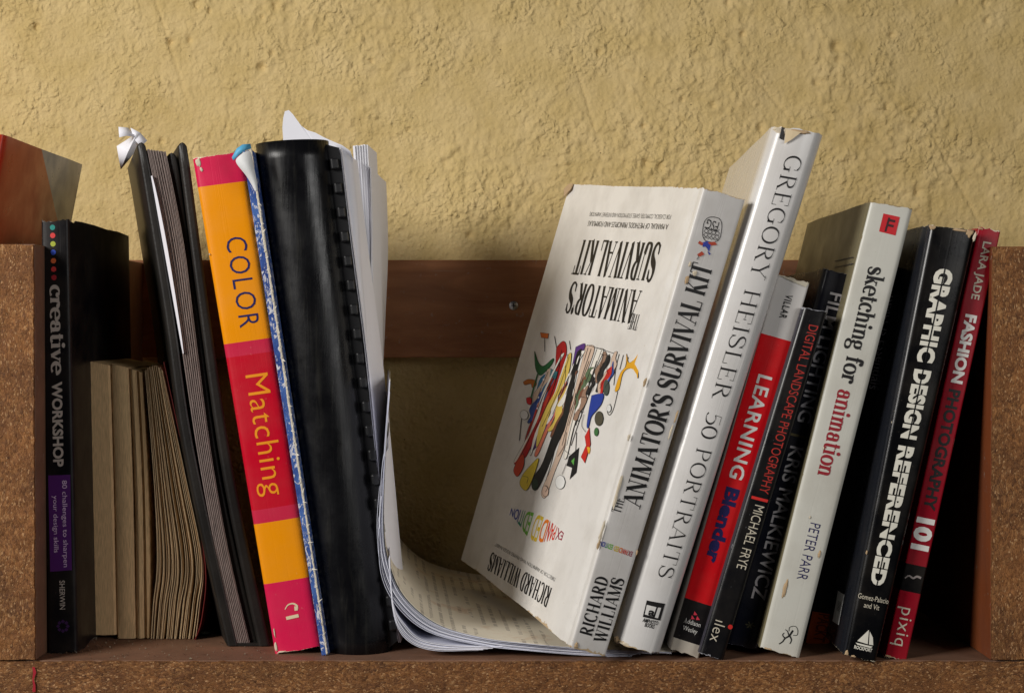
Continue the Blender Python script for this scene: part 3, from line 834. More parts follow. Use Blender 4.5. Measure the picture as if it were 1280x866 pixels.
chips_later = bk
stroke(bk, [(356.5, 761), (360, 755.5), (366, 753.5), (371, 756), (371.5, 760)], 1.0, 3.0, LG, b, 'publisher_logo')
ppatch(bk, [(368, 757), (372.5, 757), (372.5, 762), (368.5, 762.5)], LG, b, 'publisher_logo', .0003)
ppatch(bk, [(357.5, 770), (373, 766.5), (374, 770.5), (358.5, 774)], LG, b, 'publisher_logo', .0003)

# ---- thin blue book with a torn spine
bk = Book((303, 189), (315, 187), (410, 817), (402, 819), 0, .19, yref=floor_y(404, 819), rad=.0008)
b = thing('book', 'thin blue paperback with a torn white-edged spine and a curled head corner', 'book', GRP)


def torn_mat(bk):
    m = NT('torn_blue_spine', .7, .2)
    sp = m.n('ShaderNodeSeparateXYZ'); m.l(m.coord('UV'), sp.inputs[0]); x, y = sp.outputs[0], sp.outputs[1]
    v = m.mapping((1, 1, .55)); f = m.noise(330, 6, .7, v, 1.5); g = m.noise(60, 4)
    c = m.mix(m.ramp(g, [(.35, 0), (.65, 1)]), srgb(44, 70, 140), srgb(76, 112, 180))
    c = m.mix(m.ramp(f, [(.54, 0), (.58, 1)]), c, srgb(214, 214, 220))
    e = m.math('ABSOLUTE', m.math('SUBTRACT', x, bk.T * .82))
    c = m.mix(m.math('LESS_THAN', e, m.math('MULTIPLY', m.noise(260, 3), .0014)), c, srgb(225, 215, 195))
    return m.done(c, None, m.bump(f, .8, .0012))


bk.cover(torn_mat(bk), b, .0005, jag=.001, seed=6); bk.pages(PAGE, b)
CURL_B = plain('sky_blue_print', srgb(90, 170, 210), .5); CURL_W = plain('curled_paper', srgb(225, 226, 226), .6)
yq = .0075
g1 = [[P(290, 197, yq), P(296, 186, yq - .0003), P(303, 181, yq), P(313, 180, yq + .002)],
      [P(292, 201, yq), P(298, 195, yq - .001), P(305, 189, yq - .0008), P(314, 186, yq + .002)],
      [P(301, 212, yq), P(306, 208, yq - .003), P(311, 206, yq - .002), P(316, 204, yq + .001)],
      [P(310, 222, yq + .001), P(314, 221, yq), P(317, 220, yq), P(320, 219, yq + .001)],
      [P(319, 240, yq + .002), P(320, 240, yq + .001), P(321, 240, yq + .001), P(323, 240, yq + .002)]]
for r0, r1, mt in ((0, 1, CURL_B), (1, 4, CURL_W)):
    vs = [q for row in g1[r0:r1 + 1] for q in row]
    fs = [(4 * j + i, 4 * j + i + 1, 4 * j + i + 5, 4 * j + i + 4) for j in range(r1 - r0) for i in range(3)]
    o = mesh('curled_corner', vs, fs, mt, b, 80); o.modifiers.new('s', 'SOLIDIFY').thickness = .0003
    if r0 == 1: o.modifiers.new('d', 'SUBSURF').levels = 1
# torn paper fibres along the spine
TW = plain('torn_paper_white', srgb(235, 228, 212), .9)
rn = random.Random(12); vs = []; fs = []
for k in range(60):
    f = (k + rn.random()) / 60; a, bb_ = .85 + rn.uniform(-.15, .15), 1 - f
    q = bk.M(a, bb_ * .9, -.0004); l_ = rn.uniform(.0008, .0026); an = rn.uniform(-.9, .9) + (1.57 if k % 3 else 0); n_ = len(vs)
    d1 = Vector((math.cos(an) * l_, -rn.uniform(0, .0012), math.sin(an) * l_)); d2 = Vector((-math.sin(an), 0, math.cos(an))) * rn.uniform(.0002, .0005)
    vs += [q - d1 * .4 - d2, q + d1, q - d1 * .4 + d2 * 1.5]; fs.append((n_, n_ + 1, n_ + 2))
o = mesh('torn_fibres', vs, fs, TW, b, kind='stuff')

# ---- comb bound document
b = thing('comb_bound_document', 'document bound with a wide glossy black plastic comb, torn white sheet on top', 'document')
PLAST = NT('glossy_black_plastic', .20, .28)
v = PLAST.mapping((6, 6, .5)); f = PLAST.noise(40, 6, .65, v, .6); g = PLAST.noise(35, 5, .7)
PLAST = PLAST.done(PLAST.mix(PLAST.ramp(f, [(.5, 0), (.75, .8)]), (.004, .004, .005), (.022, .021, .018)), PLAST.ramp(g, [(.3, .20), (.65, .40)]), PLAST.bump(f, .25, .0008, PLAST.bump(PLAST.noise(9, 3, .5, PLAST.mapping((2, 2, .6))), .5, .006)))
bkc = Book((322, 182), (409, 177), (489, 814), (412, 817), 0, .03, yref=.0375)
n = 22; rows = 30; vs = []; fs = []
for j in range(rows + 1):
    bb_ = j / rows
    for k in range(n + 1):
        t = math.pi * k / n; a = .5 - .5 * math.cos(t); c_ = -.0185 * math.sin(t) ** .85
        dent = .0010 * math.exp(-((bb_ - .42) / .06) ** 2) * math.exp(-((a - .45) / .25) ** 2)
        vs.append(bkc.M(a, bb_, c_ + dent)); 
for j in range(rows):
    for k in range(n): o = j * (n + 1) + k; fs.append((o, o + 1, o + n + 2, o + n + 1))
o = mesh('comb_spine', vs, fs, PLAST, b, 60); mo = o.modifiers.new('s', 'SOLIDIFY'); mo.thickness = .0009; mo.offset = 1
# flat side of the comb and its fingers
CMB2 = NT('satin_black_plastic', .38, .5); CMB2 = CMB2.done((.009, .009, .010), None, CMB2.bump(CMB2.noise(60, 4), .2, .0006))
vs = []
for y in (.030, .0312):
    vs += [P(405, 180, y), P(424, 185, y), P(497, 800, y), P(486, 810, y)]
mesh('comb_side', vs, [(0, 3, 2, 1), (4, 5, 6, 7), (0, 1, 5, 4), (1, 2, 6, 5), (2, 3, 7, 6), (3, 0, 4, 7)], CMB2, b)
tooth_me = None
for k in range(20):
    f = k / 19; cx = 418 + (491 - 418) * (f ** .95); cy = 205 + 30.3 * k
    p = P(cx, cy, .0285); sl_ = math.atan((77) / 600)
    if tooth_me is None:
        o = box('comb_tooth', (-.0023, -.0016, -.0034), (.0023, .0040, .0034), CMB2, b, .0010); tooth_me = o.data
    else:
        o = link('comb_tooth', tooth_me, None, b); mo = o.modifiers.new('b', 'BEVEL'); mo.width = .0012; mo.segments = 2
    o.location = p; o.rotation_euler = (0, -sl_ * .9, R(12))
# standing sheets of the document (right faces in view)
SH2 = plain('white_sheet_shade', srgb(232, 232, 238), .8, .04, 25, .2)
rn = random.Random(4)
L0 = [(426, 186), (440, 300), (458, 440), (474, 600), (487, 740), (498, 803)]


def fr(dx, dy, k=1.0): return [(x + dx * (1 - i / 7), y + (dy if i == 0 else 0)) for i, (x, y) in enumerate(L0)]


slab('sheet', [(425, 184), (438, 300), (456, 440), (472, 600), (486, 740), (498, 803)], .033, .088, .0003, SHEET, b, -1.5, 1, wob=.0004)
slab('sheet', [(427, 190), (440, 300), (458, 440), (474, 600), (488, 740), (500, 803)], .034, .086, .0003, SHEET, b, -1.2, 2, wob=.0004)
for k in range(6):
    slab('sheet', [(441 + 3.2 * k, 182 + rn.uniform(0, 2) - .3 * k), (449 + 2.6 * k, 300), (456 + 1.8 * k, 420), (461 + k, 560), (465 + k, 700), (469 + k, 779)], .121 + .001 * k, .05, .0014, SH2 if k % 2 else SHEET, b, -1 - .2 * k, 20 + k, wob=.0002)
for k in range(2):
    slab('sheet', [(462 + k, 208 + k), (464 + k, 300), (461, 400), (458, 480), (458, 600), (461, 778)], .124 + .003 * k, .115, .0004, SH2, b, -.6, 31 + k, wob=.0005)
# torn sheet: peaks behind the comb
TORN = [(354, 176), (353, 160), (354, 148), (356, 139.5), (361, 138), (366, 143), (370, 150), (376, 158), (384, 163), (394, 166), (405, 172), (416, 177), (428, 182), (438, 189), (441, 198), (440, 215), (430, 230), (400, 215)]
vs = [P(x, y, .0395 + .00005 * (x - 354)) for x, y in TORN]; nT = len(vs); vs.append(P(400, 190, .0418)); fs = [(i, (i + 1) % nT, nT) for i in range(nT)]
o = mesh('torn_sheet', vs, fs, SHEET, b); o.modifiers.new('s', 'SOLIDIFY').thickness = .0004
le = spl((423, 186), (430, 240), (440, 330), (452, 440), (463, 540), (470, 600)); re_ = spl((441, 198), (447, 255), (452, 330), (460, 430), (467, 530), (471, 600))
vs = [P(x, y, .038) for x, y in le] + [P((x + re_[i][0]) / 2, (y + re_[i][1]) / 2, .0395) for i, (x, y) in enumerate(le)] + [P(x, y, .044) for x, y in re_]; n = len(le)
o = mesh('front_sheet', vs, [(j * n + i, j * n + i + 1, (j + 1) * n + i + 1, (j + 1) * n + i) for j in (0, 1) for i in range(n - 1)], SHEET, b, 80); o.modifiers.new('s', 'SOLIDIFY').thickness = .0003

# ---- loose sheets slumped in a curve onto the shelf floor
b = thing('paper_stack', 'slumped stack of loose printed sheets curving from upright down onto the shelf floor', 'paper stack')


def printed():
    m = NT('printed_page', .8, .2)
    v = m.coord('UV'); sp = m.n('ShaderNodeSeparateXYZ'); m.l(v, sp.inputs[0]); x, y = sp.outputs[0], sp.outputs[1]
    line = m.math('PINGPONG', x, .0035); ln = m.math('GREATER_THAN', line, .0023)
    wn = m.n('ShaderNodeTexNoise', Scale=1, Detail=2); mp = m.n('ShaderNodeMapping', Scale=(60, 380, 1)); m.l(v, mp.inputs[0]); m.l(mp.outputs[0], wn.inputs['Vector'])
    wd = m.math('GREATER_THAN', wn.outputs[0], .47)
    bn = m.n('ShaderNodeTexNoise', Scale=1, Detail=1); mp2 = m.n('ShaderNodeMapping', Scale=(34, 12, 1)); m.l(v, mp2.inputs[0]); m.l(mp2.outputs[0], bn.inputs['Vector'])
    bl = m.math('GREATER_THAN', bn.outputs[0], .49)
    k = m.math('MULTIPLY', m.math('MULTIPLY', ln, wd), m.math('MULTIPLY', bl, .42))
    st = m.ramp(m.noise(28, 6, .7), [(.56, 0), (.66, .35)])
    c = m.mix(st, srgb(222, 214, 196), srgb(190, 140, 90)); c = m.mix(k, c, (.08, .06, .06))
    return m.done(c, None, m.bump(m.noise(30, 3), .15, .002))


PRT = printed()
EDGE = plain('white_sheet_edges', srgb(208, 210, 224), .8, .05, 30, .2)
SU = [(488, 475), (482, 580), (480.5, 660), (487, 705), (506, 745), (545, 778), (600, 795), (660, 802.5), (730, 809), (790, 812), (846, 814)]
gap_ = [0, 1.1, 2.1, 3.5, 4.4, 6.3, 7.2, 8.1, 10.0, 11.2, 12.0, 13.6]
topy = [475, 478, 490, 540, 476, 600, 620, 560, 640, 655, 610, 660]
for k in range(12):
    off = gap_[k] + (.8 if k else 0); pts = []; kx = rn.uniform(-1, 1)
    for i, (x, y) in enumerate(SU):
        t = i / (len(SU) - 1)
        if i < 3: pts.append((x - off * (.10 + .30 * i), y))
        elif i < 6: pts.append((x - off * .72 + kx * .5, y + off * .72))
        else: pts.append((x, y + off * (.74 - .9 * max(0, t - .68)) + (kx * .6 if i == 7 else 0)))
    if topy[k] > 560: pts = [(481 - off * .5, topy[k])] + pts[2 if topy[k] < 655 else 3:]
    elif k: pts[0] = (pts[0][0] + .1 * (topy[k] - 475) * -.15, topy[k])
    if k: pts[-1] = (pts[-1][0] - (k * 8 if k > 3 else k * 3) + rn.uniform(-6, 4), pts[-1][1])
    slab('printed_sheet' if k == 0 else 'sheet', pts, .012 + rn.uniform(-.0016, .0012), .262 - (.004 * (k % 3)), .00026, PRT if k == 0 else (EDGE if k % 3 else SHEET), b, 4.3 + (rn.uniform(-.25, .25) if k else 0), 40 + k, side=-1, wob=.0003 if k else 0)
SL = [(486, 700), (491, 760), (501, 790), (520, 806), (548, 812.5), (590, 812), (634, 812)]
for k in range(7):
    pts = [(x + (7 - k) * .2 if i < 2 else x + 1.5 * (6 - k) * (1 - i / 6), y + (k - 6) * (1.5 if 1 < i < 5 else .9)) for i, (x, y) in enumerate(SL)]
    pts[-1] = (pts[-1][0] - k * 6, pts[-1][1])
    slab('folded_sheet', pts, .012 + rn.uniform(-.001, .001), .25, .00036, SHEET if k % 2 else EDGE, b, 4.3, 60 + k, side=-1, wob=.0004)

# ------------------------------------------------------------------ books right of the gap
# ---- large white paperback turned so its front cover shows
bk = Book((880, 235), (932, 250), (757, 820), (713, 808), 18.5, .226, z0=.0042, rad=.0012, bulge=.0003)
b = thing('book', 'big white paperback standing upside down, its cover printed with a crowd of colourful figures', 'book', GRP)
wm = cover_mat('white_worn_cover', srgb(222, 218, 214), bk, left=srgb(230, 227, 222), wear=srgb(188, 164, 130), amt=.0010, rough=.36, dirt=.22, scuff=.5, coat=.25)
bk.bow = .0035
bk.cover(wm, b, .0007, groove=.0006, jag=.0004, seed=8, bow=.0035); bk.pages(PAGE, b, inset=.004, gap=.0045)
CR = lambda x, y: (620 + x / 3.607, 400 + y / 3.607)
bk.ctext(sans('FOR CLASSICAL, COMPUTER, GAMES, STOP MOTION AND INTERNET ANIMATORS', -.014, .95), BLACK, b, (839, 268.5), (737, 265), .0027, 'subtitle_text')
bk.ctext(sans('A MANUAL OF METHODS, PRINCIPLES AND FORMULAS', -.008, .95), BLACK, b, (835.5, 280), (735, 276), .0034, 'subtitle_text')
bk.ctext(serif('SURVIVAL KIT', .21, .055, .05, .035, -.02), BLACK, b, (827, 304), (726, 299.5), .0232)
bk.ctext(serif("ANIMATOR'S", .20, .05, .05, .035, -.02), BLACK, b, (801, 363), (713, 352), .0205)
bk.ctext(serif('THE', .14, .04, .06, .03, -.05), BLACK, b, (799, 393), (787, 391), .0095)
bk.ctext(sans('TM', .0), BLACK, b, (717, 340), (713, 340), .0014)
rb = [(0, .13, 'EX', (150, 30, 60)), (.145, .31, 'PAN', (205, 50, 30)), (.325, .42, 'D', (225, 120, 30)), (.435, .57, 'ED', (215, 185, 40)), (.62, .75, 'ED', (110, 180, 60)), (.765, .83, 'IT', (40, 140, 110)), (.84, 1, 'ION', (50, 70, 160))]
E0, E1 = (700, 667), (635, 636)
for i, (t0, t1, s_, cc) in enumerate(rb):
    L_ = lambda t: (E0[0] + (E1[0] - E0[0]) * t, E0[1] + (E1[1] - E0[1]) * t)
    wp = lambda x, t0=t0, t1=t1: ((.40 + 1.0 * math.sin(math.pi * (t0 + (t1 - t0) * x)) ** 1.5), -.10 - .30 * math.sin(math.pi * (t0 + (t1 - t0) * x)))
    bk.ctext(sans(s_, .010, .95), ink('rainbow_print_%d' % i, *cc), b, L_(t0), L_(t1), .0118, 'edition_text', warp=wp)
bk.ctext(sans("DIRECTOR OF ANIMATION 'WHO FRAMED ROGER RABBIT'", -.012, .95), BLACK, b, (691, 721), (616.5, 677), .0022, 'subtitle_text')
bk.ctext(serif('RICHARD WILLIAMS', .20, .06, .05, .04, -.02), BLACK, b, (687, 734), (612, 689), .0118, 'author_text')
# cover picture: a crowd of generic upside-down dancing figures
ART = {}


def art(col, pts, name='cover_figure', lift=.0004, outline=True, curve=True):
    if col not in ART: ART[col] = ink('art_%d_%d_%d' % col, *col)
    px = spl(*(pts + [pts[0]])) if curve else pts
    cb = [bk.invc(*CR(*q)) for q in px]
    if outline:
        cx = sum(q[0] for q in px) / len(px); cy = sum(q[1] for q in px) / len(px); o_ = []
        for i, q in enumerate(px):
            a = px[i - 1]; c_ = px[(i + 1) % len(px)]; dx, dy = c_[0] - a[0], c_[1] - a[1]; L = math.hypot(dx, dy) or 1
            s_ = 1.7; o_.append((q[0] + dy / L * s_, q[1] - dx / L * s_) if AREA(px) > 0 else (q[0] - dy / L * s_, q[1] + dx / L * s_))
        mesh('figure_outline', [bk.cp(*bk.invc(*CR(*q)), lift - .0001) for q in o_], [tuple(range(len(o_)))], BLACK, b)
    return mesh(name, [bk.cp(*q, lift) for q in cb], [tuple(range(len(cb)))], ART[col], b)


def AREA(p): return sum(p[i - 1][0] * p[i][1] - p[i][0] * p[i - 1][1] for i in range(len(p)))


def aline(pts, w=2.2, lift=.00045, mat=None):
    p = spl(*pts) if len(pts) > 2 else pts; n = len(p); vs = []
    for i, q in enumerate(p):
        a = p[max(0, i - 1)]; c_ = p[min(n - 1, i + 1)]; dx, dy = c_[0] - a[0], c_[1] - a[1]; L = math.hypot(dx, dy) or 1
        for s_ in (1, -1): vs.append(bk.cp(*bk.invc(*CR(q[0] - dy / L * w / 2 * s_, q[1] + dx / L * w / 2 * s_)), lift))
    return mesh('drawn_line', vs, [(2 * i, 2 * i + 1, 2 * i + 3, 2 * i + 2) for i in range(n - 1)], mat or BLACK, b)


art((215, 110, 40), [(196, 56), (230, 60), (226, 80), (200, 77)], curve=False)
aline([(213, 80), (212, 140)])
art((30, 100, 55), [(170, 140), (183, 188), (205, 205), (246, 170), (240, 195), (208, 232), (188, 245), (172, 215)])
art((190, 110, 40), [(120, 278), (140, 266), (166, 270), (171, 288), (156, 302), (150, 284), (126, 290)])
aline([(180, 240), (165, 290), (148, 350)], 5, mat=ART[(30, 100, 55)]); art((200, 30, 40), [(130, 350), (150, 346), (148, 376), (133, 372)])
art((40, 110, 150), [(205, 245), (250, 228), (252, 268), (222, 310), (206, 395), (165, 432), (150, 402), (168, 335), (186, 270)])
art((60, 120, 130), [(236, 216), (264, 230), (254, 262), (230, 252)], lift=.00055, curve=False)
for x, y in [(205, 265), (222, 285), (195, 300), (180, 345), (198, 360), (175, 395)]: art((225, 225, 225), [(x - 5, y), (x, y - 6), (x + 5, y), (x, y + 6)], 'star', .0006, False, False)
art((175, 30, 30), [(262, 120), (292, 92), (304, 130), (284, 250), (244, 370), (180, 480), (124, 606), (108, 600), (136, 480), (200, 360), (246, 260)])
art((215, 120, 95), [(303, 170), (312, 182), (288, 330), (214, 500), (172, 600), (160, 592), (214, 462), (280, 310)])
art((85, 50, 120), [(345, 118), (384, 102), (378, 134), (340, 220), (292, 330), (232, 450), (160, 572), (144, 566), (204, 468), (274, 358), (318, 238)])
art((28, 28, 26), [(352, 140), (372, 132), (346, 232), (320, 370), (298, 470), (254, 560), (206, 680), (168, 756), (146, 750), (152, 704), (192, 640), (242, 500), (282, 400), (322, 240)], lift=.00055)
art((205, 180, 160), [(390, 112), (428, 122), (384, 250), (334, 400), (292, 560), (244, 680), (206, 790), (186, 780), (196, 738), (238, 644), (270, 540), (306, 430), (350, 260)])
art((230, 225, 215), [(440, 126), (470, 132), (430, 220), (380, 340), (330, 480), (300, 610), (288, 600), (318, 460), (364, 320), (410, 210)])
for q in ([(400, 120), (360, 250), (318, 400)], [(440, 128), (396, 250), (340, 400), (300, 560)], [(462, 132), (420, 240), (360, 380), (300, 620)], [(482, 140), (450, 220), (380, 350), (340, 470)], [(500, 150), (440, 250), (375, 400), (320, 560)],
          [(525, 150), (520, 200), (500, 250)], [(545, 150), (530, 210), (520, 290)], [(565, 155), (548, 220)], [(430, 118), (530, 150)], [(395, 108), (480, 132)], [(590, 165), (575, 210)], [(255, 70), (262, 120)], [(318, 90), (322, 130)], [(250, 560), (230, 640), (205, 720)],
          [(540, 320), (520, 400), (500, 425), (490, 400), (505, 375)], [(110, 430), (104, 470), (96, 540)], [(360, 380), (368, 420), (352, 450), (345, 420), (362, 385)], [(275, 560), (252, 640)], [(420, 230), (470, 180)], [(345, 500), (340, 600), (330, 700)]):
    aline(q, 2.6)
for q in ([(285, 130), (262, 250), (215, 380), (160, 500)], [(275, 200), (235, 330), (170, 480)], [(365, 130), (320, 240), (270, 350)], [(300, 200), (292, 290), (240, 420)], [(255, 245), (205, 330), (170, 420)], [(415, 125), (365, 270), (320, 410), (280, 560)], [(405, 180), (360, 300), (310, 470)],
          [(500, 155), (486, 205), (495, 240)], [(460, 150), (500, 155)], [(470, 190), (452, 240), (470, 250)], [(440, 180), (400, 300)], [(200, 740), (215, 750), (205, 770)], [(110, 700), (130, 705), (125, 730)], [(520, 190), (505, 260), (480, 300)], [(410, 260), (425, 300), (400, 330)],
          [(290, 580), (315, 600)], [(300, 640), (280, 690)], [(260, 610), (290, 560), (300, 500)], [(380, 420), (370, 470), (390, 500)], [(362, 340), (390, 345)], [(350, 400), (380, 410)]):
    aline(q, 1.8, .0007)
rn = random.Random(77)
PALT = [(205, 180, 160), (230, 226, 218), (120, 78, 56), (40, 40, 40), (190, 60, 40), (230, 226, 218), (150, 120, 100), (50, 80, 150), (220, 190, 90), (90, 110, 80)]
for k in range(24):
    x0_ = 262 + 300 * ((k * 7 % 24) / 24) + rn.uniform(-8, 8); t0, t1 = sorted((rn.uniform(0, .5), rn.uniform(.35, 1))); 
    if t1 - t0 < .22: t1 = t0 + .25
    Ly = 560 - (x0_ - 262) * 1.15; sl_ = -.42 + .10 * (x0_ - 262) / 300; wd = rn.uniform(5, 13); seg = []
    for q in range(6):
        t = t0 + (t1 - t0) * q / 5; y = 128 + Ly * t; x = x0_ + sl_ * (y - 128) + 7 * math.sin(q * 1.7 + k); seg.append((x, y, wd * (.45 + .6 * math.sin(math.pi * (q + .5) / 6) + .25 * math.sin(q * 2.3 + k))))
    art(PALT[k % 10], [(x - w_, y) for x, y, w_ in seg] + [(x + w_, y) for x, y, w_ in reversed(seg)], lift=.00048 + .000004 * k)
    if k % 3 == 0: aline([(seg[0][0] - 3, seg[0][1] + 10), (seg[2][0] + 2, seg[2][1]), (seg[4][0], seg[4][1])], 1.6, .0007)
for x, y, rx, ry_, c_ in ((120, 425, 16, 20, (225, 225, 225)), (205, 765, 14, 24, (215, 185, 165)), (272, 725, 22, 30, (225, 225, 222)), (500, 395, 10, 16, (225, 225, 222)), (485, 300, 14, 36, (70, 78, 70)), (452, 440, 20, 32, (80, 76, 60)), (440, 500, 10, 18, (60, 110, 60)), (160, 735, 13, 24, (36, 60, 44))):
    art(c_, [(x + rx * math.cos(k * .785), y + ry_ * math.sin(k * .785)) for k in range(8)], lift=.00062)
art((35, 60, 150), [(416, 336), (470, 328), (464, 370), (440, 402), (414, 432), (402, 478), (394, 470), (404, 400)], lift=.0006)
art((190, 40, 30), [(486, 225), (514, 205), (506, 245), (478, 280), (462, 340), (448, 330), (460, 280)], lift=.00055)
art((225, 165, 30), [(580, 150), (592, 190), (618, 176), (640, 150), (640, 200), (642, 262), (620, 226), (590, 216), (562, 240), (546, 306), (526, 314), (550, 240), (576, 205)])
art((215, 190, 60), [(150, 640), (176, 620), (152, 700), (122, 762), (95, 735), (110, 690)], lift=.0006)
art((200, 70, 40), [(82, 640), (110, 600), (112, 650), (86, 700), (70, 676)], lift=.00058)
art((24, 24, 24), [(310, 610), (356, 570), (350, 640), (345, 682), (315, 712), (326, 660), (300, 650)], curve=False)
art((90, 160, 70), [(322, 630), (338, 615), (334, 650)], lift=.0006, outline=False, curve=False)
art((195, 40, 30), [(385, 520), (405, 480), (412, 556), (386, 640), (368, 612), (392, 560)], lift=.00055, curve=False)
art((225, 170, 40), [(396, 568), (412, 572), (406, 600)], lift=.00065, outline=False)
# spine lettering
bk.text(serif('THE', .17, .05, .06, .03), BLACK, b, 'up', (777, 642), (783, 624), .03, .27)
bk.text(serif("ANIMATOR'S SURVIVAL KIT", .21, .05, .06, .04, -.03), BLACK, b, 'up', (788, 633), (888, 333), .24, .72)
bk.text(serif('RICHARD', .20, .05, .06, .04), BLACK, b, 'up', (722, 790), (752, 720), .13, .46, 'author_text')
bk.text(serif('WILLIAMS', .20, .05, .06, .04), BLACK, b, 'up', (742, 800), (775, 722), .54, .88, 'author_text')
bk.text(sans('TM', .0), BLACK, b, 'up', (900, 333), (902, 328), .30, .36)
for i, (t0, t1, s_, cc) in enumerate(rb):
    A0, A1 = (791, 689), (751, 675)
    L_ = lambda t: (A0[0] + (A1[0] - A0[0]) * t, A0[1] + (A1[1] - A0[1]) * t)
    bk.text(sans(s_, .02), ART.setdefault(('r', i), ink('rainbow_spine_%d' % i, *cc)), b, 'flip', L_(t0), L_(t1), 0, .011, 'edition_text')
# oval badge with criss-cross lines and a small splash figure
oc = (890, 287)
ring_ = [(oc[0] + 11.5 * math.copysign(abs(math.cos(t)) ** .75, math.cos(t)) - 14 * math.sin(t) * .22, oc[1] + 15.5 * math.copysign(abs(math.sin(t)) ** .75, math.sin(t)) + 10 * math.cos(t) * .25) for t in [k * math.pi / 10 for k in range(21)]]
stroke(bk, ring_, .8, .8, BLACK, b, 'publisher_logo')
bk.text(sans('FSG'), BLACK, b, 'flip', (899, 278), (884, 275), 0, .020, 'publisher_logo')
for k in range(4):
    x = 880 + k * 4.6
    stroke(bk, [(x, 284 + k), (x + 5, 289 + k), (x - .5, 293 + k), (x + 4, 298 + k)], .6, .6, BLACK, b, 'publisher_logo', .00022)
    stroke(bk, [(x + 5, 284 + k), (x, 289 + k), (x + 4.5, 293 + k), (x - .5, 298 + k)], .6, .6, BLACK, b, 'publisher_logo', .00026)
sr = ink('splash_red', 190, 70, 40)
for c_, p in ((BLUEP, [(878, 303), (884, 301), (888, 306), (886, 315), (882, 308), (878, 309)]), (sr, [(874, 301), (879, 304), (877, 307), (872, 304)]), (sr, [(884, 303), (893, 302), (896, 306), (888, 307)]), (sr, [(871, 318), (877, 314), (880, 318), (874, 321)]), (BLUEP, [(884, 314), (888, 317), (886, 319)])):
    ppatch(bk, p, c_, b, 'publisher_logo', .0003)
# creases and frayed chips of the spine edge
CHB = plain('bare_card', srgb(188, 160, 124), .9); CHD = plain('torn_card', srgb(214, 200, 176), .9)
rn = random.Random(21)


def chips(bk, b, spots, mat, mat2, name='torn_chip'):
    """torn flakes: small raised irregular plates near a spine point (px, py, length px, width px)"""
    for (x, y, L, w_) in spots:
        a0, b0 = bk.inv(x, y); Lm = L * bk.H / ((Vector((0, 0, 0)) - bk.u).length * bk.H * F / 1.0) if 0 else L / 2165 / bk.H; wm_ = w_ / 2165 / bk.T
        n = 14; pts = []
        for k in range(n):
            t = 2 * math.pi * k / n; rr = rn.uniform(.65, 1.15); pts.append((a0 + wm_ / 2 * rr * math.cos(t), min(.999, max(.001, b0 + Lm / 2 * rr * math.sin(t)))))
        V = [bk.M(q[0], q[1], max(-.0003, bk.sc(min(1, max(0, q[0])))) * 1 - .00022) if False else bk.M(q[0], q[1], bk.sc(q[0]) - .00022) for q in pts]
        V2 = [bk.M(a0 + (q[0] - a0) * .55 + wm_ * .05, b0 + (q[1] - b0) * .6, bk.sc(a0) - .0006) for q in pts]
        fs = [(k, (k + 1) % n, n + (k + 1) % n, n + k) for k in range(n)] + [tuple(range(n, 2 * n))]
        mesh(name, V + V2, fs, mat if rn.random() < .5 else mat2, b)


chips(bk, b, [(773, 610, 40, 5), (769, 625, 24, 6), (752, 664, 34, 5), (748, 680, 16, 4), (806, 478, 12, 5), (786, 546, 10, 4), (845, 520, 18, 3), (796, 690, 8, 3), (858, 350, 12, 5), (868, 342, 9, 6), (862, 330, 8, 4), (720, 806, 10, 6), (838, 540, 22, 3)], CHB, CHD)
q = bk.cp(.994, .2245, .0006); q2 = [bk.cp(bb_, c_, l_) for bb_, c_, l_ in ((1.0, .2265, .0004), (1.001, .217, .0006), (.985, .216, .0016), (.966, .2262, .001), (.985, .2275, .0022))]
o = mesh('curled_corner', q2 + [q], [(0, 1, 5), (1, 2, 5), (2, 3, 5), (3, 4, 5), (4, 0, 5)], CHB, b); o.modifiers.new('s', 'SOLIDIFY').thickness = .0006

bkC = BK_COLOR
chips(bkC[0], bkC[1], [(248, 203, 14, 7), (252, 212, 7, 4), (345, 808, 12, 4), (343, 790, 14, 2), (352, 814, 3, 12), (262, 318, 3, 2)], CHD, CHD)

# ---- tall glossy white book with rounded spine
bk = Book((965, 158), (1030, 168), (825, 817), (768, 802), -1.5, .235, z0=.0045, rad=.005, bulge=.0040)
b = thing('book', 'tallest book, white glossy jacket with a rounded spine and a torn head', 'book', GRP)
bk.cover(cover_mat('white_glossy_jacket', srgb(218, 215, 212), bk, wear=srgb(190, 168, 135), amt=.0007, rough=.24, dirt=.14, scuff=.0, coat=.6), b, .0024, groove=.0006, jag=.0007, seed=10, bow=-.001)
bk.pages(PAGE, b, gap=.003)
SE = dict(thick=.085, thin=.022, sl=.07, st=.024)
bk.text(serif('GREGORY', track=.03, **SE), BLACK, b, 'down', (992, 196), (950, 350), .42, .74)
bk.text(serif('HEISLER', track=.03, **SE), BLACK, b, 'down', (941, 364), (898, 499), .42, .74)
bk.text(serif('50', track=.02, **SE), BLACK, b, 'down', (888, 515), (880, 547), .43, .74)
bk.text(serif('PORTRAITS', track=.05, **SE), BLACK, b, 'down', (876, 560), (832, 721), .44, .75)
ppatch(bk, [(808, 748.5), (831, 753), (825, 774), (803, 769)], BLACK, b, 'publisher_logo', .0002)
ppatch(bk, [(808, 754), (820, 757), (816, 768.5), (805.5, 766)], ink('logo_white', 215, 212, 208), b, 'publisher_logo', .0003)
ppatch(bk, [(822, 757.5), (826, 758), (822, 771), (818, 770)], ink('logo_white2', 215, 212, 208), b, 'publisher_logo', .0003)
bk.text(sans('a', .04), BLACK, b, 'flat', (809, 766.5), (817, 768), 0, .014, 'publisher_logo', .0004)
bk.text(sans('AMPHOTO', .02), BLACK, b, 'flat', (802.5, 775), (822, 778.5), 0, .0075, 'publisher_text')
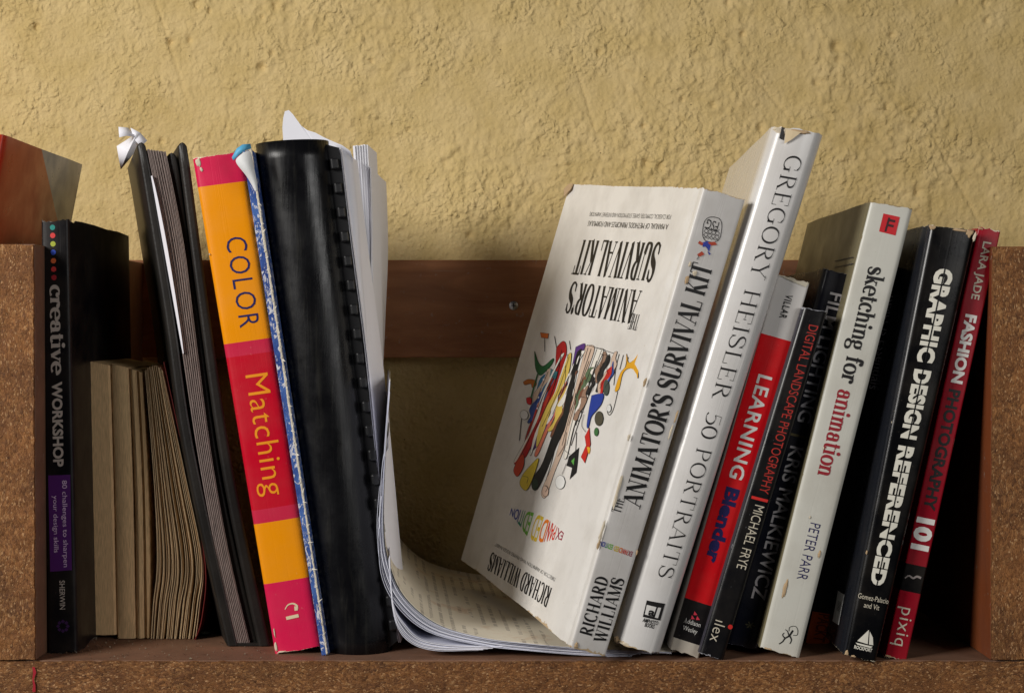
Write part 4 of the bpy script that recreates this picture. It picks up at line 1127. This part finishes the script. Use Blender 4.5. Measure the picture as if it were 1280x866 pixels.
bk.text(sans('BOOKS', .02), BLACK, b, 'flat', (805, 781), (817, 783.5), 0, .0075, 'publisher_text')
chips(bk, b, [(972, 161, 14, 14), (983, 163, 12, 16), (999, 166, 7, 24), (771, 798, 8, 10), (780, 804, 6, 14)], CHD, CHB)
ppatch(bk, [(976, 160), (980, 161), (977, 176), (973, 174)], BLACK, b, 'torn_gap', .0009)
ppatch(bk, [(981, 163), (1000, 167), (988, 176), (979, 181)], plain('torn_flap', srgb(216, 196, 160), .8), b, 'torn_flap', .0014)

# ---- red, white and black paperback
bk = Book((972, 343), (1012, 354), (874, 822), (837, 810), 0, .185, rad=.0012, bulge=.0006)
b = thing('book', 'red paperback with white head and black foot, its title in white and navy letters', 'book', GRP)
h_ = lambda x, y: bk.inv(x, y)[1]
rm = cover_mat('red_white_cover', [(0, srgb(200, 192, 178)), (h_(846, 797) , srgb(18, 17, 22)), (h_(857, 747), srgb(222, 12, 26)), (h_(953, 417), srgb(214, 210, 206))], bk,
               left=m_left if False else None, wear=srgb(200, 190, 170), amt=.0008, rough=.34, dirt=.08, scuff=.2)
rm2 = cover_mat('red_white_cover', [(0, srgb(200, 192, 178)), (h_(846, 797), srgb(18, 17, 22)), (h_(857, 747), srgb(222, 12, 26)), (h_(953, 417), srgb(214, 210, 206))], bk,
                wear=srgb(200, 190, 170), amt=.0008, rough=.34, dirt=.08, scuff=.2)
nt = rm2.node_tree; LFT = nt.nodes.new('ShaderNodeMix'); LFT.data_type = 'RGBA'; pb = nt.nodes['Principled BSDF']; src = pb.inputs['Base Color'].links[0].from_socket
sx = [n for n in nt.nodes if n.type == 'SEPXYZ'][0]; lt = nt.nodes.new('ShaderNodeMath'); lt.operation = 'LESS_THAN'; lt.inputs[1].default_value = -.0004; nt.links.new(sx.outputs[0], lt.inputs[0])
nt.links.new(lt.outputs[0], LFT.inputs[0]); nt.links.new(src, LFT.inputs[6]); LFT.inputs[7].default_value = (*srgb(196, 192, 186), 1); nt.links.new(LFT.outputs[2], pb.inputs['Base Color'])
bpy.data.materials.remove(rm)
bk.cover(rm2, b, .0006, jag=.0005, seed=11); bk.pages(PAGE, b)
bk.text(sans('VILLAR', .025, 1.2), BLACK, b, 'down', (984, 368), (978, 398), .40, .62, 'author_text')
bk.text(sans('LEARNING', .02, 1.08), WHITE, b, 'down', (952, 468), (915, 597), .28, .72)
bk.text(sans('Blender', .05, 1.0), NAVY, b, 'down', (911, 608), (884, 701), .30, .74)
PK = ink('pink_print', 220, 60, 80)
for dx, dy in ((0, 0), (-3.2, 5), (3.2, 6)): ppatch(bk, [(868 + dx, 763 + dy), (871.5 + dx, 768 + dy), (866.5 + dx, 768 + dy)][::-1], PK, b, 'publisher_logo', .0003)
bk.text(serif('A', .1, .04), WHITE, b, 'flat', (854.5, 777), (858, 778), 0, .0125, 'publisher_text')
bk.text(sans('ddison', 0), WHITE, b, 'flat', (858.7, 778.2), (875, 783), 0, .0115, 'publisher_text')
bk.text(sans('Wesley', 0), WHITE, b, 'flat', (853, 786), (871, 791), 0, .0115, 'publisher_text')
ppatch(bk, [(973, 344), (1010, 355), (1007, 359), (990, 352)], plain('frayed_head', srgb(205, 196, 176), .8), b, 'frayed_head', .0006)

# ---- small black book, red lettering
bk = Book((1003, 384), (1035, 390), (905, 825), (873, 815), 0, .165, rad=.0034, bulge=.0004)
b = thing('book', 'shortest black book of the right row, lettered in thin red and white', 'book', GRP)
bk.cover(cover_mat('black_small_cover', srgb(17, 17, 20), bk, left=srgb(60, 58, 66), wear=srgb(150, 150, 156), amt=.0007, rough=.26, dirt=.05, scuff=.35, coat=.15), b, .0018, groove=.0006, jag=.0004, seed=12)
bk.pages(PAGE, b, gap=.0026)
bk.text(sans('DIGITAL LANDSCAPE PHOTOGRAPHY', -.004), ink('dull_red_print', 176, 44, 34), b, 'down', (1019, 407), (957, 617), .44, .80)
bk.text(sans('|', .01), REDP, b, 'down', (955, 623), (954, 626.5), .38, .86)
bk.text(sans('MICHAEL FRYE', -.006), PALE, b, 'down', (951, 632), (928, 711), .44, .80, 'author_text')
bk.text(sans('\u0131lex', -.01, 1.05), PALE, b, 'down', (909, 778), (902, 804), .26, .66, 'publisher_text')
a0, b0 = bk.inv(909.5, 782); patch(bk, [(.86 + .0014 / bk.T * math.cos(k * .5236), b0 + .0014 / bk.H * math.sin(k * .5236)) for k in range(12)], REDP, b, 'publisher_logo', .0003)

# ---- dark navy book behind it
bk = Book((1031, 336), (1069, 345), (950, 812), (908, 803), 0, .17, yref=.024, rad=.003)
b = thing('book', 'dark navy book with dull grey capitals, behind the shortest black book', 'book', GRP)
bk.cover(cover_mat('navy_black_cover', srgb(20, 22, 32), bk, wear=srgb(120, 124, 140), amt=.0006, rough=.26, dirt=.04, scuff=.15, coat=.15), b, .0006, jag=.0005, seed=13); bk.pages(PAGE, b)
bk.text(sans('FILM LIGHTING', .012), ink('mid_grey_print', 190, 186, 190), b, 'down', (1043, 366), (1000, 527), .36, .78)
bk.text(sans('|', .012), ink('olive_print', 90, 80, 40), b, 'down', (994, 542), (993, 545), .34, .80)
bk.text(sans('KRIS MALKIEWICZ', .012), GREYP, b, 'down', (990, 557), (938, 747), .36, .78, 'author_text')
bk.text(sans('*', .012), ink('olive_print2', 70, 66, 40), b, 'down', (930, 775), (928, 783), .22, .66, 'publisher_logo')

# ---- off-white book with bold black and red lettering
bk = Book((1087, 252), (1142, 261), (1000, 822), (949, 808), 0, .205, rad=.0030, bulge=.0006)
b = thing('book', 'off-white paperback with bold black and red lowercase letters, red square at head', 'book', GRP)
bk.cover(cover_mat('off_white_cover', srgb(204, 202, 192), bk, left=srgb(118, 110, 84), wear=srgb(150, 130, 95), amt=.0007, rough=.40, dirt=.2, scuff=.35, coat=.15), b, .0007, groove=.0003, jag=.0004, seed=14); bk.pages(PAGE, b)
SK = dict(thick=.19, thin=.06, sl=.07, st=.06, track=-.01)
bk.text(serif('sketching', **SK), BLACK, b, 'down', (1097, 334), (1075, 439), .34, .74)
bk.text(serif('for', **SK), BLACK, b, 'down', (1071, 447), (1063, 480), .34, .74)
bk.text(serif('animation', **SK), DREDP, b, 'down', (1060, 488), (1033, 595), .34, .74)
bk.text(sans('PETER PARR', -.006), NAVY, b, 'down', (1016, 653), (998, 723), .46, .70, 'author_text')
ppatch(bk, [(1104, 267), (1124.5, 271.5), (1119, 294.5), (1098.5, 289.5)], ink('red_square_print', 200, 24, 34), b, 'emblem', .0002)
dk_ = ink('dark_emblem_print', 60, 14, 20)
for q in ([(1110, 272), (1112.5, 272.5), (1107.5, 290), (1105, 289.5)], [(1112, 274), (1119, 275.5), (1118.3, 278.5), (1111.2, 277)], [(1110, 280), (1117, 281.6), (1116.2, 284.6), (1109.2, 283)]): ppatch(bk, q, dk_, b, 'emblem', .0003)
LF = [([(973.5, 804), (978, 801), (981, 797), (986, 794), (989, 790)], 1.2, 2.2), ([(981, 797), (978, 793), (980, 790)], 1.6, .8), ([(986, 794), (984, 788), (981, 786)], 1.4, .7), ([(987, 794), (989, 799), (987, 804)], 2.0, .9), ([(989, 790), (991, 787)], 2.4, 1.8), ([(991, 793), (996, 793), (997, 787), (994, 782), (987, 783), (986, 788)], .7, .7)]
for p_, w0, w1 in LF: stroke(bk, p_, w0, w1, BLACK, b, 'publisher_logo', .0002)
chips(bk, b, [(981, 735, 24, 5), (1024, 692, 10, 4), (1029, 560, 5, 2), (1012, 646, 4, 2), (960, 811, 5, 12)], CHD, CHB)
for i in range(2):
    y = 326 + i * 8; vs = []
    for (px, py) in ((1044, y), (1067, y - 5), (1067, y - 3.6), (1044, y + 1.2)): vs.append(bk.cp(*bk.invc(px, py), .0003))
    mesh('small_text', vs, [(0, 1, 2, 3)], DIMP, b)

# ---- black book with an orange foot, set back
bk = Book((1113, 332), (1141, 337), (1036, 811), (1006, 806), 0, .19, yref=.055, rad=.001)
b = thing('book', 'recessed matt black book with an orange block at its foot', 'book', GRP)
bk.cover(cover_mat('matt_black_cover', [(0, srgb(196, 84, 30)), (bk.inv(1015, 764)[1], srgb(16, 15, 17))], bk, left=srgb(16, 15, 17), wear=srgb(70, 66, 64), amt=.0004, rough=.4, dirt=.03, scuff=.1), b, .0006, jag=.0003, seed=15); bk.pages(PAGE, b)
bk.text(sans('React is Essentials', .0), GREYP, b, 'down', (1121, 371), (1094, 487), .26, .66)
bk.text(sans('PACKT', .02), ink('brown_print', 120, 40, 16), b, 'down', (1023, 766), (1016, 800), .28, .76, 'publisher_text')

# ---- thick black book, stencil lettering
bk = Book((1162, 281), (1221, 289), (1096, 827), (1055, 818), 0, .215, rad=.0032, bulge=.0012)
b = thing('book', 'thick black book with large white stencil capitals and a white sail emblem at its foot', 'book', GRP)
BC = srgb(11, 11, 13)
bk.cover(cover_mat('black_stencil_cover', BC, bk, left=srgb(30, 32, 38), wear=srgb(190, 180, 158), amt=.0007, rough=.25, dirt=.05, scuff=.12, coat=.15), b, .0022, groove=.0006, jag=.0005, seed=16); bk.pages(PAGE, b, gap=.003)
CW = ink('cream_print', 226, 222, 208); BCM = plain('stencil_gap_black', BC, .3, .02)
for s_, p0, p1 in (('GRAPHIC', (1180, 336), (1156, 453)), ('DESIGN', (1152, 462), (1134, 548)), ('REFERENCED', (1130, 557), (1096, 731))):
    bk.text(sans(s_, .055, 1.08), CW, b, 'down', p0, p1, .30, .70)
    b0_, b1_ = bk.inv(*p0)[1], bk.inv(*p1)[1]
    patch(bk, [(.485, b0_), (.515, b0_), (.515, b1_), (.485, b1_)], BCM, b, 'stencil_gap', .00035)
bk.text(sans('Gomez-Palacio', .0), PALE, b, 'flat', (1072, 746.5), (1110, 753), 0, .0115, 'author_text')
bk.text(sans('and Vit', .0), PALE, b, 'flat', (1079, 758), (1098, 762), 0, .0115, 'author_text')
ppatch(bk, [(1085.5, 786), (1084, 804), (1071, 800)][::-1], CW, b, 'publisher_logo', .0003)
ppatch(bk, [(1086.5, 788), (1090.5, 796), (1091, 805.5), (1085.5, 804.5)][::-1], CW, b, 'publisher_logo', .0003)
ppatch(bk, [(1069, 802), (1090, 807), (1088, 809), (1071, 804.5)][::-1], CW, b, 'publisher_logo', .0004)
bk.text(sans('ROCKPORT', .03), CW, b, 'flat', (1067, 809.5), (1089, 815), 0, .008, 'publisher_text')
chips(bk, b, [(1165, 284, 7, 8), (1212, 291, 12, 8), (1218, 296, 14, 4), (1200, 288, 4, 20), (1058, 816, 9, 6), (1066, 820, 5, 10), (1083, 690, 6, 3)], CHD, CHB)
vs = [bk.cp(*bk.invc(px, py), .0003) for px, py in ((1041, 776), (1049, 781), (1056, 743), (1048, 738))]
lb = mesh('barcode_label', vs, [(0, 1, 2, 3)], ink('label_white', 205, 205, 205), b)
for k in range(7):
    t = .12 + k * .045; q = lambda u_, v_: vs[0].lerp(vs[1], u_).lerp(vs[3].lerp(vs[2], u_), v_) + Vector((-.0001, -.0001, 0))
    mesh('bar', [q(.3, .3 + t), q(.8, .3 + t), q(.8, .315 + t), q(.3, .315 + t)], [(0, 1, 2, 3)], BLACK, lb)

# ---- thin red book at the end
bk = Book((1223, 284), (1251, 289), (1133, 826), (1106, 820), 0, .20, yref=floor_y(1120, 823), rad=.001, bulge=.0003)
b = thing('book', 'slim crimson book, last on the right, with white and black capitals down its spine', 'book', GRP)
h_ = lambda x, y: bk.inv(x, y)[1]
CRM = srgb(150, 14, 34)
bk.cover(cover_mat('crimson_cover', [(0, CRM), (h_(1125, 737), srgb(12, 11, 13)), (h_(1132, 704), CRM)], bk, right=srgb(34, 26, 28), wear=srgb(205, 190, 165), amt=.0007, rough=.3, dirt=.06, scuff=.1), b, .0006, jag=.0006, seed=17); bk.pages(PAGE, b)
bk.text(sans('LARA JADE', .02, 1.05), PALE, b, 'down', (1231, 302), (1217, 374), .34, .70, 'author_text')
bk.text(sans('FASHION', .045), WHITE, b, 'down', (1212, 393), (1196, 479), .26, .78)
bk.text(sans('PHOTOGRAPHY', .035), BLACK, b, 'down', (1194, 487), (1164, 638), .26, .78)
bk.text(sans('101', .055), WHITE, b, 'down', (1161, 648), (1153, 688), .08, .90)
bk.text(sans('pixiq', -.004, 1.1), PALE, b, 'down', (1137, 760), (1127, 807), .28, .86, 'publisher_text')
stroke(bk, [(1131, 722), (1136, 719), (1141, 722), (1146, 720), (1151, 722)], 1.5, 3.0, ink('pale_skin_print', 150, 140, 136), b, 'cover_figure', .0003)
chips(bk, b, [(1226, 285, 5, 8), (1110, 820, 5, 9)], CHD, CHB)

# ------------------------------------------------------------------ crumbs on the shelf floor
CRM_ = [plain('plaster_crumb', srgb(140, 128, 108), .9), plain('bark_crumb', srgb(96, 70, 50), .9)]
rn = random.Random(33); big = thing('paper_scrap', 'tiny pale greenish scrap on the shelf floor beside the black portfolio', 'scrap')
p = P(256, 793, floor_y(256, 793)); vs = []
for k in range(8):
    t = k * math.pi / 4; vs.append((p.x + .0042 * math.cos(t) * rn.uniform(.7, 1.1), p.y + .004 * math.sin(t), .0008 + rn.uniform(-.0002, .0012)))
vs.append((p.x, p.y, .0022)); o = mesh('scrap', vs, [(k, (k + 1) % 8, 8) for k in range(8)], plain('pale_green_scrap', srgb(150, 158, 140), .8), big)
vs, fs, mi = [], [], []
for k in range(260):
    if k < 140: x, y = rn.gauss(82, 24), rn.uniform(800, 817)
    elif k < 290: x, y = rn.uniform(110, 340), rn.uniform(797, 824)
    else: x, y = rn.uniform(860, 1235), rn.uniform(812, 825)
    yy = floor_y(x, y); q = P(x, y, yy); r_ = rn.uniform(.0002, .0007) * (1.8 if rn.random() < .08 else 1); n_ = len(vs)
    for dx, dy, dz in ((1, 0, .3), (-.5, .8, .3), (-.5, -.8, .3), (0, 0, 1.2), (0, 0, -.2)):
        vs.append((q.x + r_ * dx * rn.uniform(.6, 1.3), max(.0005, q.y + r_ * dy), .0002 + max(0, r_ * dz)))
    fs += [(n_, n_ + 1, n_ + 3), (n_ + 1, n_ + 2, n_ + 3), (n_ + 2, n_, n_ + 3), (n_ + 1, n_, n_ + 4), (n_ + 2, n_ + 1, n_ + 4), (n_, n_ + 2, n_ + 4)]
    mi += [0 if rn.random() < .5 else 1] * 6
o = mesh('crumbs', vs, fs, CRM_[0], None, kind='stuff'); o.data.materials.append(CRM_[1]); o.data.polygons.foreach_set('material_index', mi)
tag(o, 'scattered plaster and wood crumbs on the shelf floor', 'crumbs')
